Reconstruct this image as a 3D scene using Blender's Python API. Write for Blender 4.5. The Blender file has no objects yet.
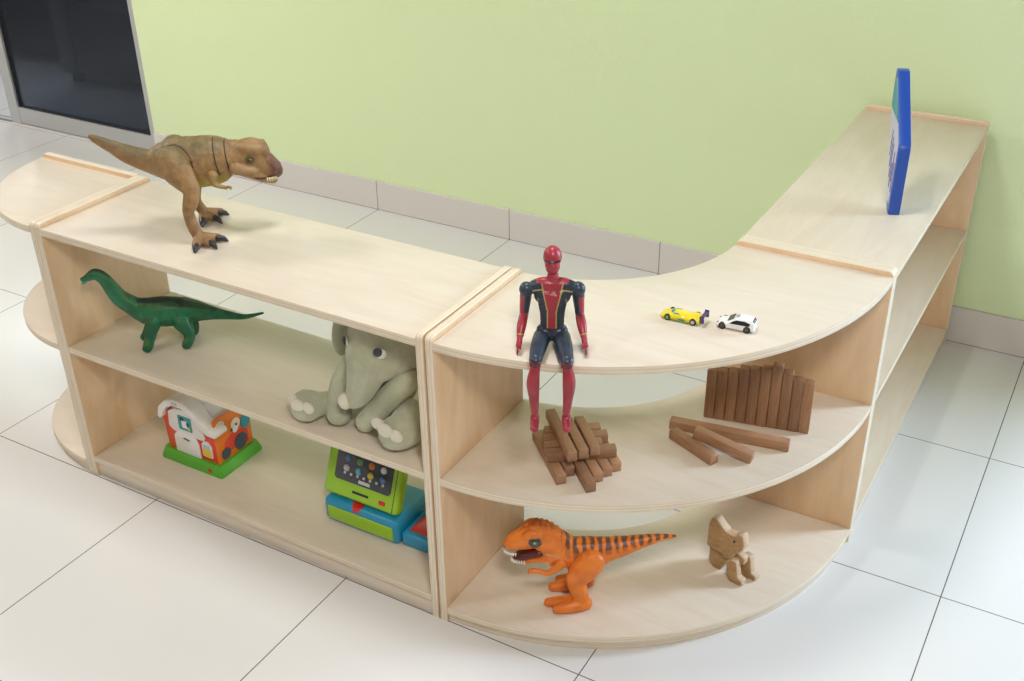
import bpy, bmesh, math, random
from math import sin, cos, pi, radians, sqrt
from mathutils import Vector, Matrix, noise
random.seed(4)
C = bpy.context.scene.collection
TRACE = {'brach': {'a': 219,
           'c': {'body': [(0.1695, -0.0, 0.185, 0.0049), (0.1526, 0.0, 0.1921, 0.0107), (0.1376, 0.0, 0.1973, 0.0146), (0.1213, 0.0, 0.1839, 0.0161), (0.1094, 0.0, 0.1593, 0.0186), (0.0933, 0.0, 0.1301, 0.0217),
                          (0.0666, 0.0, 0.1053, 0.0248), (0.0356, 0.0, 0.0893, 0.0358), (-0.0023, 0.0, 0.0845, 0.0409), (-0.0409, 0.0, 0.0825, 0.037), (-0.0698, 0.0, 0.0797, 0.029), (-0.1077, 0.0, 0.0708, 0.0191),
                          (-0.1457, 0.0, 0.0603, 0.0121), (-0.1891, 0.0, 0.0514, 0.0071), (-0.2336, -0.0, 0.0574, 0.0035)],
                 'lff': [(0.0479, -0.02, 0.0444, 0.0192), (0.0589, -0.0049, 0.0123, 0.0123)],
                 'lfn': [(0.0245, 0.02, 0.0695, 0.0208), (0.0334, 0.02, 0.0305, 0.015), (0.0435, 0.0487, 0.0145, 0.0145)],
                 'lrf': [(-0.0572, -0.02, 0.0398, 0.0213), (-0.0623, -0.0172, 0.0129, 0.0129)],
                 'lrn': [(-0.0413, 0.02, 0.0573, 0.023), (-0.0538, 0.02, 0.0274, 0.0141), (-0.0532, 0.0474, 0.0141, 0.0141)]},
           'o': (-1.809, -1.645, 0.387)},
 'ele': {'a': 0,
         'c': {'arm_l': [(-0.0639, -0.02, 0.1215, 0.0238), (-0.0728, -0.035, 0.0709, 0.0263), (-0.0615, -0.06, 0.0374, 0.0286), (-0.0512, -0.075, 0.0266, 0.0276)],
               'arm_r': [(0.0943, -0.03, 0.1404, 0.0275), (0.0597, -0.05, 0.092, 0.0269), (0.0199, -0.065, 0.0379, 0.0244), (0.0107, -0.066, 0.0242, 0.0236)],
               'body': [(-0.0217, 0.02, 0.0675, 0.0628)],
               'ear': [(-0.1137, 0.02, 0.1535, 0.0217)],
               'eyes': [(0.0827, -0.085, 0.2317, 0.0097), (-0.0402, -0.05, 0.2007, 0.0074)],
               'face': [(0.0075, -0.03, 0.1797, 0.0531)],
               'foot_l': [(-0.1, -0.07, 0.0424, 0.0201), (-0.1195, -0.085, 0.0335, 0.0264), (-0.129, -0.097, 0.0259, 0.0326)],
               'foot_r': [(0.1039, -0.03, 0.0389, 0.0327), (0.1145, -0.085, 0.0472, 0.0366), (0.1054, -0.09, 0.0427, 0.0376)],
               'head': [(0.0074, 0.0, 0.1993, 0.0767)],
               'pads': [(-0.1464, -0.112, 0.0546, 0.0124), (-0.1206, -0.118, 0.052, 0.0132), (-0.0898, -0.118, 0.0494, 0.0132), (0.0912, -0.118, 0.0876, 0.0126), (0.1235, -0.125, 0.0849, 0.0148), (0.1521, -0.12, 0.0632, 0.0134)],
               'tip': [(-0.0095, -0.09, 0.0898, 0.0176)],
               'trunk': [(0.0157, -0.05, 0.171, 0.0404), (0.0125, -0.07, 0.1324, 0.0304), (0.0098, -0.08, 0.1044, 0.024), (-0.0004, -0.085, 0.092, 0.0195)]},
         'o': (-1.16, -1.66, 0.387)},
 'fig': {'a': 24.8,
         'c': {'arm_l': [(-0.0558, 0.04, 0.1099, 0.0143), (-0.0583, 0.042, 0.0839, 0.0117), (-0.0606, 0.04, 0.0584, 0.0095), (-0.0637, 0.022, 0.044, 0.0095), (-0.0658, 0.006, 0.0287, 0.0067)],
               'arm_r': [(0.0389, 0.04, 0.1131, 0.0143), (0.0404, 0.042, 0.0873, 0.0116), (0.0425, 0.04, 0.0621, 0.0094), (0.0473, 0.022, 0.0481, 0.0094), (0.052, 0.006, 0.0332, 0.0066)],
               'chest': [(-0.0269, 0.038, 0.0964, 0.021), (0.009, 0.038, 0.0977, 0.0209)],
               'foot_l': [(-0.0333, -0.064, -0.1007, 0.0083), (-0.0329, -0.078, -0.108, 0.0088)],
               'foot_r': [(0.0249, -0.064, -0.098, 0.0083), (0.0262, -0.078, -0.1051, 0.0088)],
               'hand_l': [(-0.0659, 0.0, 0.0244, 0.0055), (-0.0671, -0.006, 0.0163, 0.0061)],
               'hand_r': [(0.0534, -0.0, 0.029, 0.0055), (0.0554, -0.006, 0.0211, 0.006)],
               'head': [(-0.0086, 0.04, 0.1771, 0.0195), (-0.008, 0.04, 0.1603, 0.0163)],
               'hips': [(-0.022, 0.032, 0.024, 0.019), (0.0049, 0.032, 0.025, 0.019)],
               'neck': [(-0.0069, 0.042, 0.1412, 0.0109), (-0.0069, 0.042, 0.129, 0.0121)],
               'shin_l': [(-0.033, -0.064, 0.0125, 0.0097), (-0.0364, -0.064, -0.0258, 0.0125), (-0.0348, -0.064, -0.058, 0.0099), (-0.0333, -0.064, -0.0908, 0.0072)],
               'shin_r': [(0.0258, -0.064, 0.0137, 0.0097), (0.0289, -0.064, -0.023, 0.0125), (0.0272, -0.064, -0.0552, 0.0099), (0.0248, -0.064, -0.0881, 0.0072)],
               'shoulders': [(-0.0535, 0.04, 0.1112, 0.0132), (-0.0326, 0.04, 0.1156, 0.0165), (-0.0078, 0.04, 0.1177, 0.0176), (0.0142, 0.04, 0.1172, 0.0165), (0.0367, 0.04, 0.1143, 0.0132)],
               'thigh_l': [(-0.026, 0.025, 0.0149, 0.0179), (-0.0299, -0.015, 0.0166, 0.0154), (-0.0321, -0.062, 0.0226, 0.0124)],
               'thigh_r': [(0.0104, 0.025, 0.0163, 0.0179), (0.0174, -0.015, 0.0185, 0.0154), (0.0245, -0.062, 0.0237, 0.0124)],
               'waist': [(-0.0211, 0.035, 0.0606, 0.0178), (0.0039, 0.035, 0.0615, 0.0178)]},
         'o': (-0.7, -1.712, 0.703)},
 'orange': {'a': 212,
            'c': {'arm': [(0.0274, 0.03, 0.118, 0.0132), (0.048, 0.03, 0.1108, 0.0083), (0.0667, 0.03, 0.1008, 0.0066), (0.0853, 0.03, 0.107, 0.0054), (0.099, 0.03, 0.1076, 0.0058)],
                  'arm_f': [(0.0586, -0.03, 0.0809, 0.0051), (0.0722, -0.03, 0.0854, 0.0034)],
                  'belly': [(0.0648, -0.0, 0.1233, 0.0167), (0.0438, 0.0, 0.098, 0.0189), (0.0184, -0.0, 0.086, 0.0168)],
                  'body': [(-0.2093, -0.0, 0.1635, 0.0033), (-0.1803, -0.0, 0.161, 0.0083), (-0.1473, -0.0, 0.1544, 0.0141), (-0.1143, -0.0, 0.1452, 0.02), (-0.0853, -0.0, 0.1384, 0.0258), (-0.0563, -0.0, 0.1316, 0.0325),
                           (-0.0271, 0.0, 0.1274, 0.0384), (0.0022, 0.0, 0.126, 0.0396), (0.0231, -0.0, 0.1323, 0.0383), (0.0441, -0.0, 0.1519, 0.0365), (0.065, 0.0, 0.1688, 0.0351)],
                  'crest': [(0.1102, -0.0, 0.2048, 0.0057), (0.0917, -0.0, 0.2129, 0.0066), (0.0712, -0.0, 0.2032, 0.0082), (0.0526, -0.0, 0.1893, 0.0082)],
                  'eye': [(0.0898, -0.0, 0.1656, 0.0108)],
                  'foot_f': [(-0.0447, -0.0237, 0.0176, 0.0176), (0.0027, -0.0248, 0.0176, 0.0176), (0.0367, -0.0301, 0.011, 0.011)],
                  'foot_f2': [(0.0229, -0.0414, 0.0133, 0.0133), (0.0372, -0.0238, 0.0099, 0.0099)],
                  'foot_n': [(-0.0135, 0.0341, 0.0183, 0.0183), (0.0206, 0.038, 0.0151, 0.0151), (0.0479, 0.0369, 0.0097, 0.0097)],
                  'foot_n2': [(0.0067, 0.0229, 0.0173, 0.0173), (0.0403, 0.0197, 0.013, 0.013), (0.0664, 0.0299, 0.0108, 0.0108)],
                  'head': [(0.0608, -0.0, 0.1712, 0.0322), (0.0856, 0.0, 0.1802, 0.0322), (0.1063, -0.0, 0.1731, 0.0281), (0.127, -0.0, 0.1661, 0.0227), (0.1416, -0.0, 0.1587, 0.0157)],
                  'jaw': [(0.0648, -0.0, 0.1179, 0.0175), (0.0899, 0.0, 0.1174, 0.0125), (0.1151, -0.0, 0.1104, 0.0067), (0.1297, -0.0, 0.1083, 0.005)],
                  'knee': [(0.007, 0.04, 0.0853, 0.0216), (-0.0017, 0.04, 0.0631, 0.0208), (-0.0041, 0.04, 0.0409, 0.0188)],
                  'mouth': [(0.0883, 0.01, 0.1409, 0.0083), (0.1236, 0.01, 0.1307, 0.0083)],
                  'thigh': [(-0.0238, 0.035, 0.1254, 0.0297), (-0.0077, 0.035, 0.1019, 0.0298)],
                  'thigh_f': [(-0.0365, -0.035, 0.0474, 0.0236), (-0.037, -0.035, 0.0249, 0.0194)]},
            'o': (-0.69, -1.625, 0.04)},
 'rex': {'a': 35,
         'c': {'arm_near': [(0.0201, -0.042, 0.1475, 0.0094), (0.0202, -0.042, 0.1325, 0.0066), (0.0355, -0.042, 0.1252, 0.0047), (0.0487, -0.042, 0.1195, 0.0038)],
               'chest': [(-0.0105, 0.0, 0.1554, 0.0476), (0.0117, 0.0, 0.1467, 0.0358), (0.0308, 0.0, 0.1484, 0.031)],
               'claw_f': [(0.0026, 0.0446, 0.007, 0.007), (0.0095, 0.085, 0.007, 0.007), (-0.0327, 0.0336, 0.006, 0.006)],
               'claw_n': [(-0.0267, -0.1075, 0.007, 0.007), (0.0107, -0.095, 0.0071, 0.0071), (0.0266, -0.0628, 0.0072, 0.0072)],
               'eye': [(0.1025, 0.0, 0.1753, 0.0076)],
               'foot_near': [(-0.0264, -0.0816, 0.0133, 0.0133), (-0.0308, -0.0526, 0.0134, 0.0134)],
               'head': [(0.0537, 0.0, 0.1785, 0.0389), (0.0772, 0.0, 0.179, 0.039), (0.1005, 0.0, 0.1779, 0.0342), (0.1183, 0.0, 0.1696, 0.0296), (0.1359, 0.0, 0.1587, 0.0239), (0.1506, 0.0, 0.1428, 0.0182),
                        (0.1588, 0.0, 0.1322, 0.0125)],
               'jaw': [(0.087, 0.0, 0.1458, 0.0172), (0.1132, 0.0, 0.1282, 0.0106), (0.1358, 0.0, 0.1179, 0.0072), (0.1546, 0.0, 0.116, 0.0058)],
               'neck': [(0.0306, 0.0, 0.1811, 0.038), (0.0536, 0.0, 0.1775, 0.038)],
               'shin_far': [(-0.04, 0.06, 0.0658, 0.0138), (-0.0363, 0.06, 0.0416, 0.0139), (-0.0289, 0.06, 0.0251, 0.011)],
               'shin_near': [(-0.0243, -0.06, 0.1268, 0.0178), (-0.0308, -0.06, 0.0993, 0.0179), (-0.0392, -0.06, 0.0743, 0.0133), (-0.0346, -0.06, 0.0431, 0.0143), (-0.0311, -0.06, 0.0194, 0.0153)],
               'tail': [(-0.2335, 0.0, 0.2357, 0.0037), (-0.2163, 0.0, 0.2252, 0.0084), (-0.1915, 0.0, 0.2109, 0.0131), (-0.1625, 0.0, 0.1933, 0.0198), (-0.1325, 0.0, 0.18, 0.0246), (-0.1062, 0.0, 0.1708, 0.0294),
                        (-0.0833, 0.0, 0.1688, 0.037)],
               'thigh_far': [(-0.0521, 0.045, 0.1143, 0.0292), (-0.0385, 0.045, 0.0771, 0.0172)],
               'thigh_near': [(-0.0545, -0.045, 0.1844, 0.0335), (-0.0451, -0.045, 0.1568, 0.029), (-0.0287, -0.045, 0.1285, 0.0198)],
               'toe_f1': [(-0.0292, 0.0825, 0.0117, 0.0117), (-0.0086, 0.0567, 0.0093, 0.0093)],
               'toe_f2': [(-0.0305, 0.0915, 0.0117, 0.0117), (0.0018, 0.0894, 0.0094, 0.0094)],
               'toe_f3': [(-0.0397, 0.0863, 0.0117, 0.0117), (-0.0333, 0.0462, 0.0081, 0.0081)],
               'toe_n1': [(-0.0273, -0.0758, 0.0133, 0.0133), (-0.0269, -0.0968, 0.0099, 0.0099)],
               'toe_n2': [(-0.0201, -0.0766, 0.0133, 0.0133), (-0.0004, -0.0864, 0.01, 0.01)],
               'toe_n3': [(-0.0187, -0.054, 0.0134, 0.0134), (0.0143, -0.0572, 0.009, 0.009)],
               'torso': [(-0.1062, 0.0, 0.1708, 0.0294), (-0.0778, 0.0, 0.1735, 0.045), (-0.0497, 0.0, 0.1747, 0.0531), (-0.0169, 0.0, 0.1757, 0.0531), (0.0117, 0.0, 0.1794, 0.0498), (0.033, 0.0, 0.181, 0.0437)]},
         'o': (-1.64, -1.6, 0.703)}}

# ---------------------------------------------------------------- materials
def nmat(name):
    m = bpy.data.materials.new(name); m.use_nodes = True
    nt = m.node_tree; b = nt.nodes['Principled BSDF']
    return m, nt, b
def mat(name, col, rough=.5, metal=0., spec=.5, coat=0., bump=0., bscale=200., sheen=0., sss=0.):
    m, nt, b = nmat(name)
    b.inputs['Base Color'].default_value = (*col, 1); b.inputs['Roughness'].default_value = rough
    b.inputs['Metallic'].default_value = metal; b.inputs['Specular IOR Level'].default_value = spec
    b.inputs['Coat Weight'].default_value = coat; b.inputs['Sheen Weight'].default_value = sheen
    if bump: add_bump(nt, b, bscale, bump)
    return m
def add_bump(nt, b, scale, strength, dist=.002):
    n = nt.nodes.new('ShaderNodeTexNoise'); n.inputs['Scale'].default_value = scale; n.inputs['Detail'].default_value = 4
    tc = nt.nodes.new('ShaderNodeTexCoord'); nt.links.new(tc.outputs['Object'], n.inputs['Vector'])
    bp = nt.nodes.new('ShaderNodeBump'); bp.inputs['Strength'].default_value = strength; bp.inputs['Distance'].default_value = dist
    nt.links.new(n.outputs['Fac'], bp.inputs['Height']); nt.links.new(bp.outputs['Normal'], b.inputs['Normal'])
def vmat(name, rough=.5, coat=0., bump=.3, bscale=250., spec=.5, sheen=0., var=.12, vscale=40., dist=.002):
    """plastic or plush coloured by the mesh attribute Col (the thing's own paint), slightly mottled"""
    m, nt, b = nmat(name)
    a = nt.nodes.new('ShaderNodeAttribute'); a.attribute_name = 'Col'
    tc = nt.nodes.new('ShaderNodeTexCoord')
    n = nt.nodes.new('ShaderNodeTexNoise'); n.inputs['Scale'].default_value = vscale; n.inputs['Detail'].default_value = 5
    nt.links.new(tc.outputs['Object'], n.inputs['Vector'])
    mr = nt.nodes.new('ShaderNodeMapRange'); mr.inputs['To Min'].default_value = 1 - var; mr.inputs['To Max'].default_value = 1 + var
    mr.inputs['From Min'].default_value = .3; mr.inputs['From Max'].default_value = .7
    nt.links.new(n.outputs['Fac'], mr.inputs['Value'])
    vm = nt.nodes.new('ShaderNodeVectorMath'); vm.operation = 'SCALE'
    nt.links.new(a.outputs['Color'], vm.inputs[0]); nt.links.new(mr.outputs['Result'], vm.inputs['Scale'])
    nt.links.new(vm.outputs['Vector'], b.inputs['Base Color'])
    b.inputs['Roughness'].default_value = rough; b.inputs['Coat Weight'].default_value = coat
    b.inputs['Specular IOR Level'].default_value = spec; b.inputs['Sheen Weight'].default_value = sheen
    if bump: add_bump(nt, b, bscale, bump, dist)
    return m
def wood(name, c1, c2, rough=.35, scale=(1.2, 9, 9), spec=.5, coat=0., contrast=(.3, .7), swirl=2.5, rnd=0.):
    m, nt, b = nmat(name)
    tc = nt.nodes.new('ShaderNodeTexCoord')
    mp = nt.nodes.new('ShaderNodeMapping'); mp.inputs['Scale'].default_value = scale
    nt.links.new(tc.outputs['Object'], mp.inputs['Vector'])
    n1 = nt.nodes.new('ShaderNodeTexNoise'); n1.inputs['Scale'].default_value = 1.6; n1.inputs['Detail'].default_value = 6
    n1.inputs['Distortion'].default_value = swirl
    nt.links.new(mp.outputs['Vector'], n1.inputs['Vector'])
    n2 = nt.nodes.new('ShaderNodeTexNoise'); n2.inputs['Scale'].default_value = 14; n2.inputs['Detail'].default_value = 3
    nt.links.new(mp.outputs['Vector'], n2.inputs['Vector'])
    ad = nt.nodes.new('ShaderNodeMath'); ad.operation = 'MULTIPLY_ADD'; ad.inputs[1].default_value = .35
    nt.links.new(n2.outputs['Fac'], ad.inputs[0]); nt.links.new(n1.outputs['Fac'], ad.inputs[2])
    cr = nt.nodes.new('ShaderNodeMapRange'); cr.inputs['From Min'].default_value = contrast[0] + .175; cr.inputs['From Max'].default_value = contrast[1] + .175
    nt.links.new(ad.outputs[0], cr.inputs['Value'])
    mx = nt.nodes.new('ShaderNodeMix'); mx.data_type = 'RGBA'
    mx.inputs['A'].default_value = (*c1, 1); mx.inputs['B'].default_value = (*c2, 1)
    nt.links.new(cr.outputs['Result'], mx.inputs['Factor'])
    out = mx.outputs['Result']
    if rnd:
        oi = nt.nodes.new('ShaderNodeObjectInfo')
        r = nt.nodes.new('ShaderNodeMapRange'); r.inputs['To Min'].default_value = 1 - rnd; r.inputs['To Max'].default_value = 1 + rnd
        nt.links.new(oi.outputs['Random'], r.inputs['Value'])
        vm = nt.nodes.new('ShaderNodeVectorMath'); vm.operation = 'SCALE'
        nt.links.new(out, vm.inputs[0]); nt.links.new(r.outputs['Result'], vm.inputs['Scale']); out = vm.outputs['Vector']
    nt.links.new(out, b.inputs['Base Color'])
    b.inputs['Roughness'].default_value = rough; b.inputs['Specular IOR Level'].default_value = spec; b.inputs['Coat Weight'].default_value = coat; b.inputs['Coat Roughness'].default_value = .38
    return m
def ply_edge(name, axis):
    """sawn plywood edge: thin darker veneer lines across the board's thickness"""
    m, nt, b = nmat(name)
    tc = nt.nodes.new('ShaderNodeTexCoord'); sp = nt.nodes.new('ShaderNodeSeparateXYZ')
    nt.links.new(tc.outputs['Object'], sp.inputs[0])
    dv = nt.nodes.new('ShaderNodeMath'); dv.operation = 'MULTIPLY'; dv.inputs[1].default_value = 1 / .0036
    nt.links.new(sp.outputs['XYZ'.index(axis)], dv.inputs[0])
    pp = nt.nodes.new('ShaderNodeMath'); pp.operation = 'PINGPONG'; pp.inputs[1].default_value = 1.
    nt.links.new(dv.outputs[0], pp.inputs[0])
    n = nt.nodes.new('ShaderNodeTexNoise'); n.inputs['Scale'].default_value = 18
    nt.links.new(tc.outputs['Object'], n.inputs['Vector'])
    ad = nt.nodes.new('ShaderNodeMath'); ad.operation = 'MULTIPLY_ADD'; ad.inputs[1].default_value = .7; 
    nt.links.new(n.outputs['Fac'], ad.inputs[0]); nt.links.new(pp.outputs[0], ad.inputs[2])
    mr = nt.nodes.new('ShaderNodeMapRange'); mr.inputs['From Min'].default_value = .55; mr.inputs['From Max'].default_value = 1.25
    nt.links.new(ad.outputs[0], mr.inputs['Value'])
    mx = nt.nodes.new('ShaderNodeMix'); mx.data_type = 'RGBA'
    mx.inputs['A'].default_value = (.80, .71, .57, 1); mx.inputs['B'].default_value = (.71, .59, .43, 1)
    nt.links.new(mr.outputs['Result'], mx.inputs['Factor']); nt.links.new(mx.outputs['Result'], b.inputs['Base Color'])
    b.inputs['Roughness'].default_value = .4
    return m
BC1, BC2 = (.75, .665, .55), (.70, .60, .475)  # level boards: whitening by daylight is put into this paler birch
ply_x = wood('birch_ply_long_daylit', BC1, BC2, .38, (1.3, 7, 7), coat=.5)
ply_z = wood('birch_ply_upright_warmlit', (.79, .575, .365), (.71, .485, .28), .42, (5, 5, 1.3), coat=.0)  # same birch on uprights, warm bounced light put into its colour
ply_y = wood('birch_ply_cross_daylit', BC1, BC2, .38, (7, 1.3, 7), coat=.5)
edge_x, edge_y, edge_z = ply_edge('ply_edge_x', 'X'), ply_edge('ply_edge_y', 'Y'), ply_edge('ply_edge_z', 'Z')

# ---------------------------------------------------------------- object helpers
def link(name, me, mats=(), parent=None):
    o = bpy.data.objects.new(name, me); C.objects.link(o)
    for m in (mats if isinstance(mats, (list, tuple)) else [mats]):
        me.materials.append(m)
    if parent: o.parent = parent
    return o
def bm_obj(name, bm, mats, parent=None, smooth=False, loc=None, rot=None):
    me = bpy.data.meshes.new(name); bm.to_mesh(me); bm.free()
    if smooth:
        me.polygons.foreach_set('use_smooth', [True] * len(me.polygons))
    o = link(name, me, mats, parent)
    if loc is not None: o.location = loc
    if rot is not None: o.rotation_euler = rot
    return o
def smooth_by_angle(me, ang=35):
    me.polygons.foreach_set('use_smooth', [True] * len(me.polygons))
    bm = bmesh.new(); bm.from_mesh(me)
    for e in bm.edges:
        e.smooth = len(e.link_faces) == 2 and e.calc_face_angle(0) < radians(ang)
    bm.to_mesh(me); bm.free()
def thing(name, label, cat, loc=(0, 0, 0), rz=0., group=None):
    o = bpy.data.objects.new(name, None); C.objects.link(o); o.empty_display_size = .05
    o.location = loc; o.rotation_euler = (0, 0, rz); o['label'] = label; o['category'] = cat
    if group: o['group'] = group
    return o
def tag(o, label, cat, group=None):
    o['label'] = label; o['category'] = cat
    if group: o['group'] = group
    return o
def struct(o): o['kind'] = 'structure'; return o

def round_poly(pts, rads, seg=6):
    """polygon with rounded corners; rads: one radius per corner"""
    out = []; n = len(pts)
    for i in range(n):
        p = Vector(pts[i]); a = Vector(pts[i - 1]) - p; b = Vector(pts[(i + 1) % n]) - p
        r = rads[i] if isinstance(rads, (list, tuple)) else rads
        if r <= 0: out.append(tuple(p)); continue
        la, lb = a.length, b.length; a.normalize(); b.normalize()
        th = a.angle(b); d = min(r / math.tan(th / 2), la * .49, lb * .49); r2 = d * math.tan(th / 2)
        c = p + (a + b).normalized() * (r2 / sin(th / 2))
        s = p + a * d; e = p + b * d
        v0 = s - c; v1 = e - c
        ang = v0.angle(v1); sgn = 1 if v0.cross(v1) > 0 else -1
        for k in range(seg + 1):
            t = sgn * ang * k / seg
            out.append((c.x + v0.x * cos(t) - v0.y * sin(t), c.y + v0.x * sin(t) + v0.y * cos(t)))
    return out
def slab_bm(pts, t, plane='xy', bevel=.0015, edge_mat=1, flat_mat=0, segs=2):
    """outline extruded by t along the remaining axis, edges eased; sawn sides get edge_mat"""
    def P(a, b, h):
        return {'xy': (a, b, h), 'xz': (a, h, b), 'yz': (h, a, b)}[plane]
    bm = bmesh.new()
    lo = [bm.verts.new(P(a, b, 0)) for a, b in pts]; hi = [bm.verts.new(P(a, b, t)) for a, b in pts]
    n = len(pts)
    f0 = bm.faces.new(lo); f1 = bm.faces.new(hi)
    for i in range(n):
        j = (i + 1) % n
        f = bm.faces.new((lo[i], lo[j], hi[j], hi[i])); f.material_index = edge_mat
    f0.material_index = f1.material_index = flat_mat
    bmesh.ops.recalc_face_normals(bm, faces=bm.faces)
    if bevel:
        es = list(set(f0.edges) | set(f1.edges))
        bmesh.ops.bevel(bm, geom=es, offset=bevel, segments=segs, profile=.5, affect='EDGES', clamp_overlap=True, material=edge_mat)
    return bm
def board(name, pts, t, plane, loc, mats, parent, bevel=.0015, rot=None):
    o = bm_obj(name, slab_bm(pts, t, plane, bevel), mats, parent, loc=loc, rot=rot)
    smooth_by_angle(o.data, 40)
    return o
def rect(x0, y0, x1, y1): return [(x0, y0), (x1, y0), (x1, y1), (x0, y1)]
def add_box(bm, lo, hi, bevel=0., mi=0, seg=2, M=None):
    b2 = bmesh.new(); bmesh.ops.create_cube(b2, size=1)
    for v in b2.verts: v.co = Vector([(lo[i] + hi[i]) / 2 + v.co[i] * (hi[i] - lo[i]) for i in range(3)])
    if bevel: bmesh.ops.bevel(b2, geom=list(b2.edges), offset=bevel, segments=seg, profile=.5, affect='EDGES', clamp_overlap=True)
    if M: bmesh.ops.transform(b2, matrix=M, verts=b2.verts)
    for f in b2.faces: f.material_index = mi
    me = bpy.data.meshes.new('tmp'); b2.to_mesh(me); b2.free(); bm.from_mesh(me); bpy.data.meshes.remove(me)
def box(name, lo, hi, m, parent=None, bevel=0., seg=2, loc=None, rot=None, smooth=True):
    bm = bmesh.new(); add_box(bm, lo, hi, bevel, 0, seg)
    o = bm_obj(name, bm, m, parent, loc=loc, rot=rot)
    if smooth and bevel: smooth_by_angle(o.data, 50)
    return o
def add_sphere(bm, c, r, sx=1, sy=1, sz=1, sub=2, M=None):
    m = Matrix.Translation(c) @ (M if M else Matrix()) @ Matrix.Diagonal((sx, sy, sz, 1))
    bmesh.ops.create_icosphere(bm, subdivisions=sub, radius=r, matrix=m)
def chain(bm, pts, sy=1., sz=1., step=.28, sub=2, sx=1.):
    """solid limb: overlapping balls whose radius runs smoothly from point to point"""
    P = [Vector(p[:3]) for p in pts]; R = [p[3] for p in pts]
    if len(P) == 1: add_sphere(bm, P[0], R[0], sx, sy, sz, 3); return
    def cm(a, b, c, d, t):
        return .5 * ((2 * b) + (c - a) * t + (2 * a - 5 * b + 4 * c - d) * t * t + (3 * b - a - 3 * c + d) * t ** 3)
    n = len(P)
    for i in range(n - 1):
        a, b, c, d = P[max(i - 1, 0)], P[i], P[i + 1], P[min(i + 2, n - 1)]
        ra, rb, rc, rd = R[max(i - 1, 0)], R[i], R[i + 1], R[min(i + 2, n - 1)]
        L = (c - b).length; k = max(1, int(L / (step * min(rb, rc)) + .5)); k = min(k, 24)
        for j in range(k + (1 if i == n - 2 else 0)):
            t = j / k
            r = max(cm(ra, rb, rc, rd, t), min(rb, rc) * .8)
            add_sphere(bm, cm(a, b, c, d, t), r, sx, sy, sz, sub)
def grow(name, bm, m, parent, voxel=.002, smooth=4, factor=.5, paint=None, shape=None):
    """fuse everything in bm into ONE continuous skin, relax it, then paint it"""
    me = bpy.data.meshes.new(name); bm.to_mesh(me); bm.free()
    o = bpy.data.objects.new(name, me); C.objects.link(o)
    r = o.modifiers.new('r', 'REMESH'); r.mode = 'VOXEL'; r.voxel_size = voxel; r.adaptivity = 0
    s = o.modifiers.new('s', 'SMOOTH'); s.iterations = smooth; s.factor = factor
    dg = bpy.context.evaluated_depsgraph_get(); dg.update()
    m2 = bpy.data.meshes.new_from_object(o.evaluated_get(dg))
    bpy.data.objects.remove(o); bpy.data.meshes.remove(me)
    m2.name = name
    if shape:
        for v in m2.vertices: v.co = shape(v.co.copy())
    m2.polygons.foreach_set('use_smooth', [True] * len(m2.polygons))
    if paint:
        ca = m2.color_attributes.new('Col', 'FLOAT_COLOR', 'POINT')
        buf = []
        for v in m2.vertices:
            c = paint(v.co, v.normal); buf += [c[0], c[1], c[2], 1.]
        ca.data.foreach_set('color', buf)
    o = link(name, m2, m, parent)
    return o
def mixc(a, b, t):
    t = max(0., min(1., t)); return tuple(a[i] * (1 - t) + b[i] * t for i in range(3))
def sstep(a, b, x):
    t = max(0., min(1., (x - a) / (b - a))); return t * t * (3 - 2 * t)
def cone(bm, base, tip, r, r2=0., seg=8):
    base, tip = Vector(base), Vector(tip); d = tip - base
    M = Matrix.Translation((base + tip) / 2) @ d.to_track_quat('Z', 'Y').to_matrix().to_4x4()
    bmesh.ops.create_cone(bm, cap_ends=True, segments=seg, radius1=r, radius2=r2, depth=d.length, matrix=M)
def tube(name, pts, r, m, parent, cyclic=False, res=3):
    """thin round bead along points, as a mesh"""
    cu = bpy.data.curves.new(name, 'CURVE'); cu.dimensions = '3D'; cu.bevel_depth = r; cu.bevel_resolution = res
    sp = cu.splines.new('POLY'); sp.points.add(len(pts) - 1)
    for i, p in enumerate(pts): sp.points[i].co = (*p, 1)
    sp.use_cyclic_u = cyclic; cu.use_fill_caps = True
    o = bpy.data.objects.new(name, cu); C.objects.link(o)
    dg = bpy.context.evaluated_depsgraph_get(); dg.update()
    me = bpy.data.meshes.new_from_object(o.evaluated_get(dg)); bpy.data.objects.remove(o)
    me.polygons.foreach_set('use_smooth', [True] * len(me.polygons))
    return link(name, me, m, parent)

# ---------------------------------------------------------------- room
H = .714; T = .018; ZT = .703; ZM = .387; ZA = .06; ZC = .040; D = .3435; W = 1.086; R0 = .7063; LB = 1.0617
AX, AY, TA = -2.0277, -1.7847, -.0064

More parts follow.
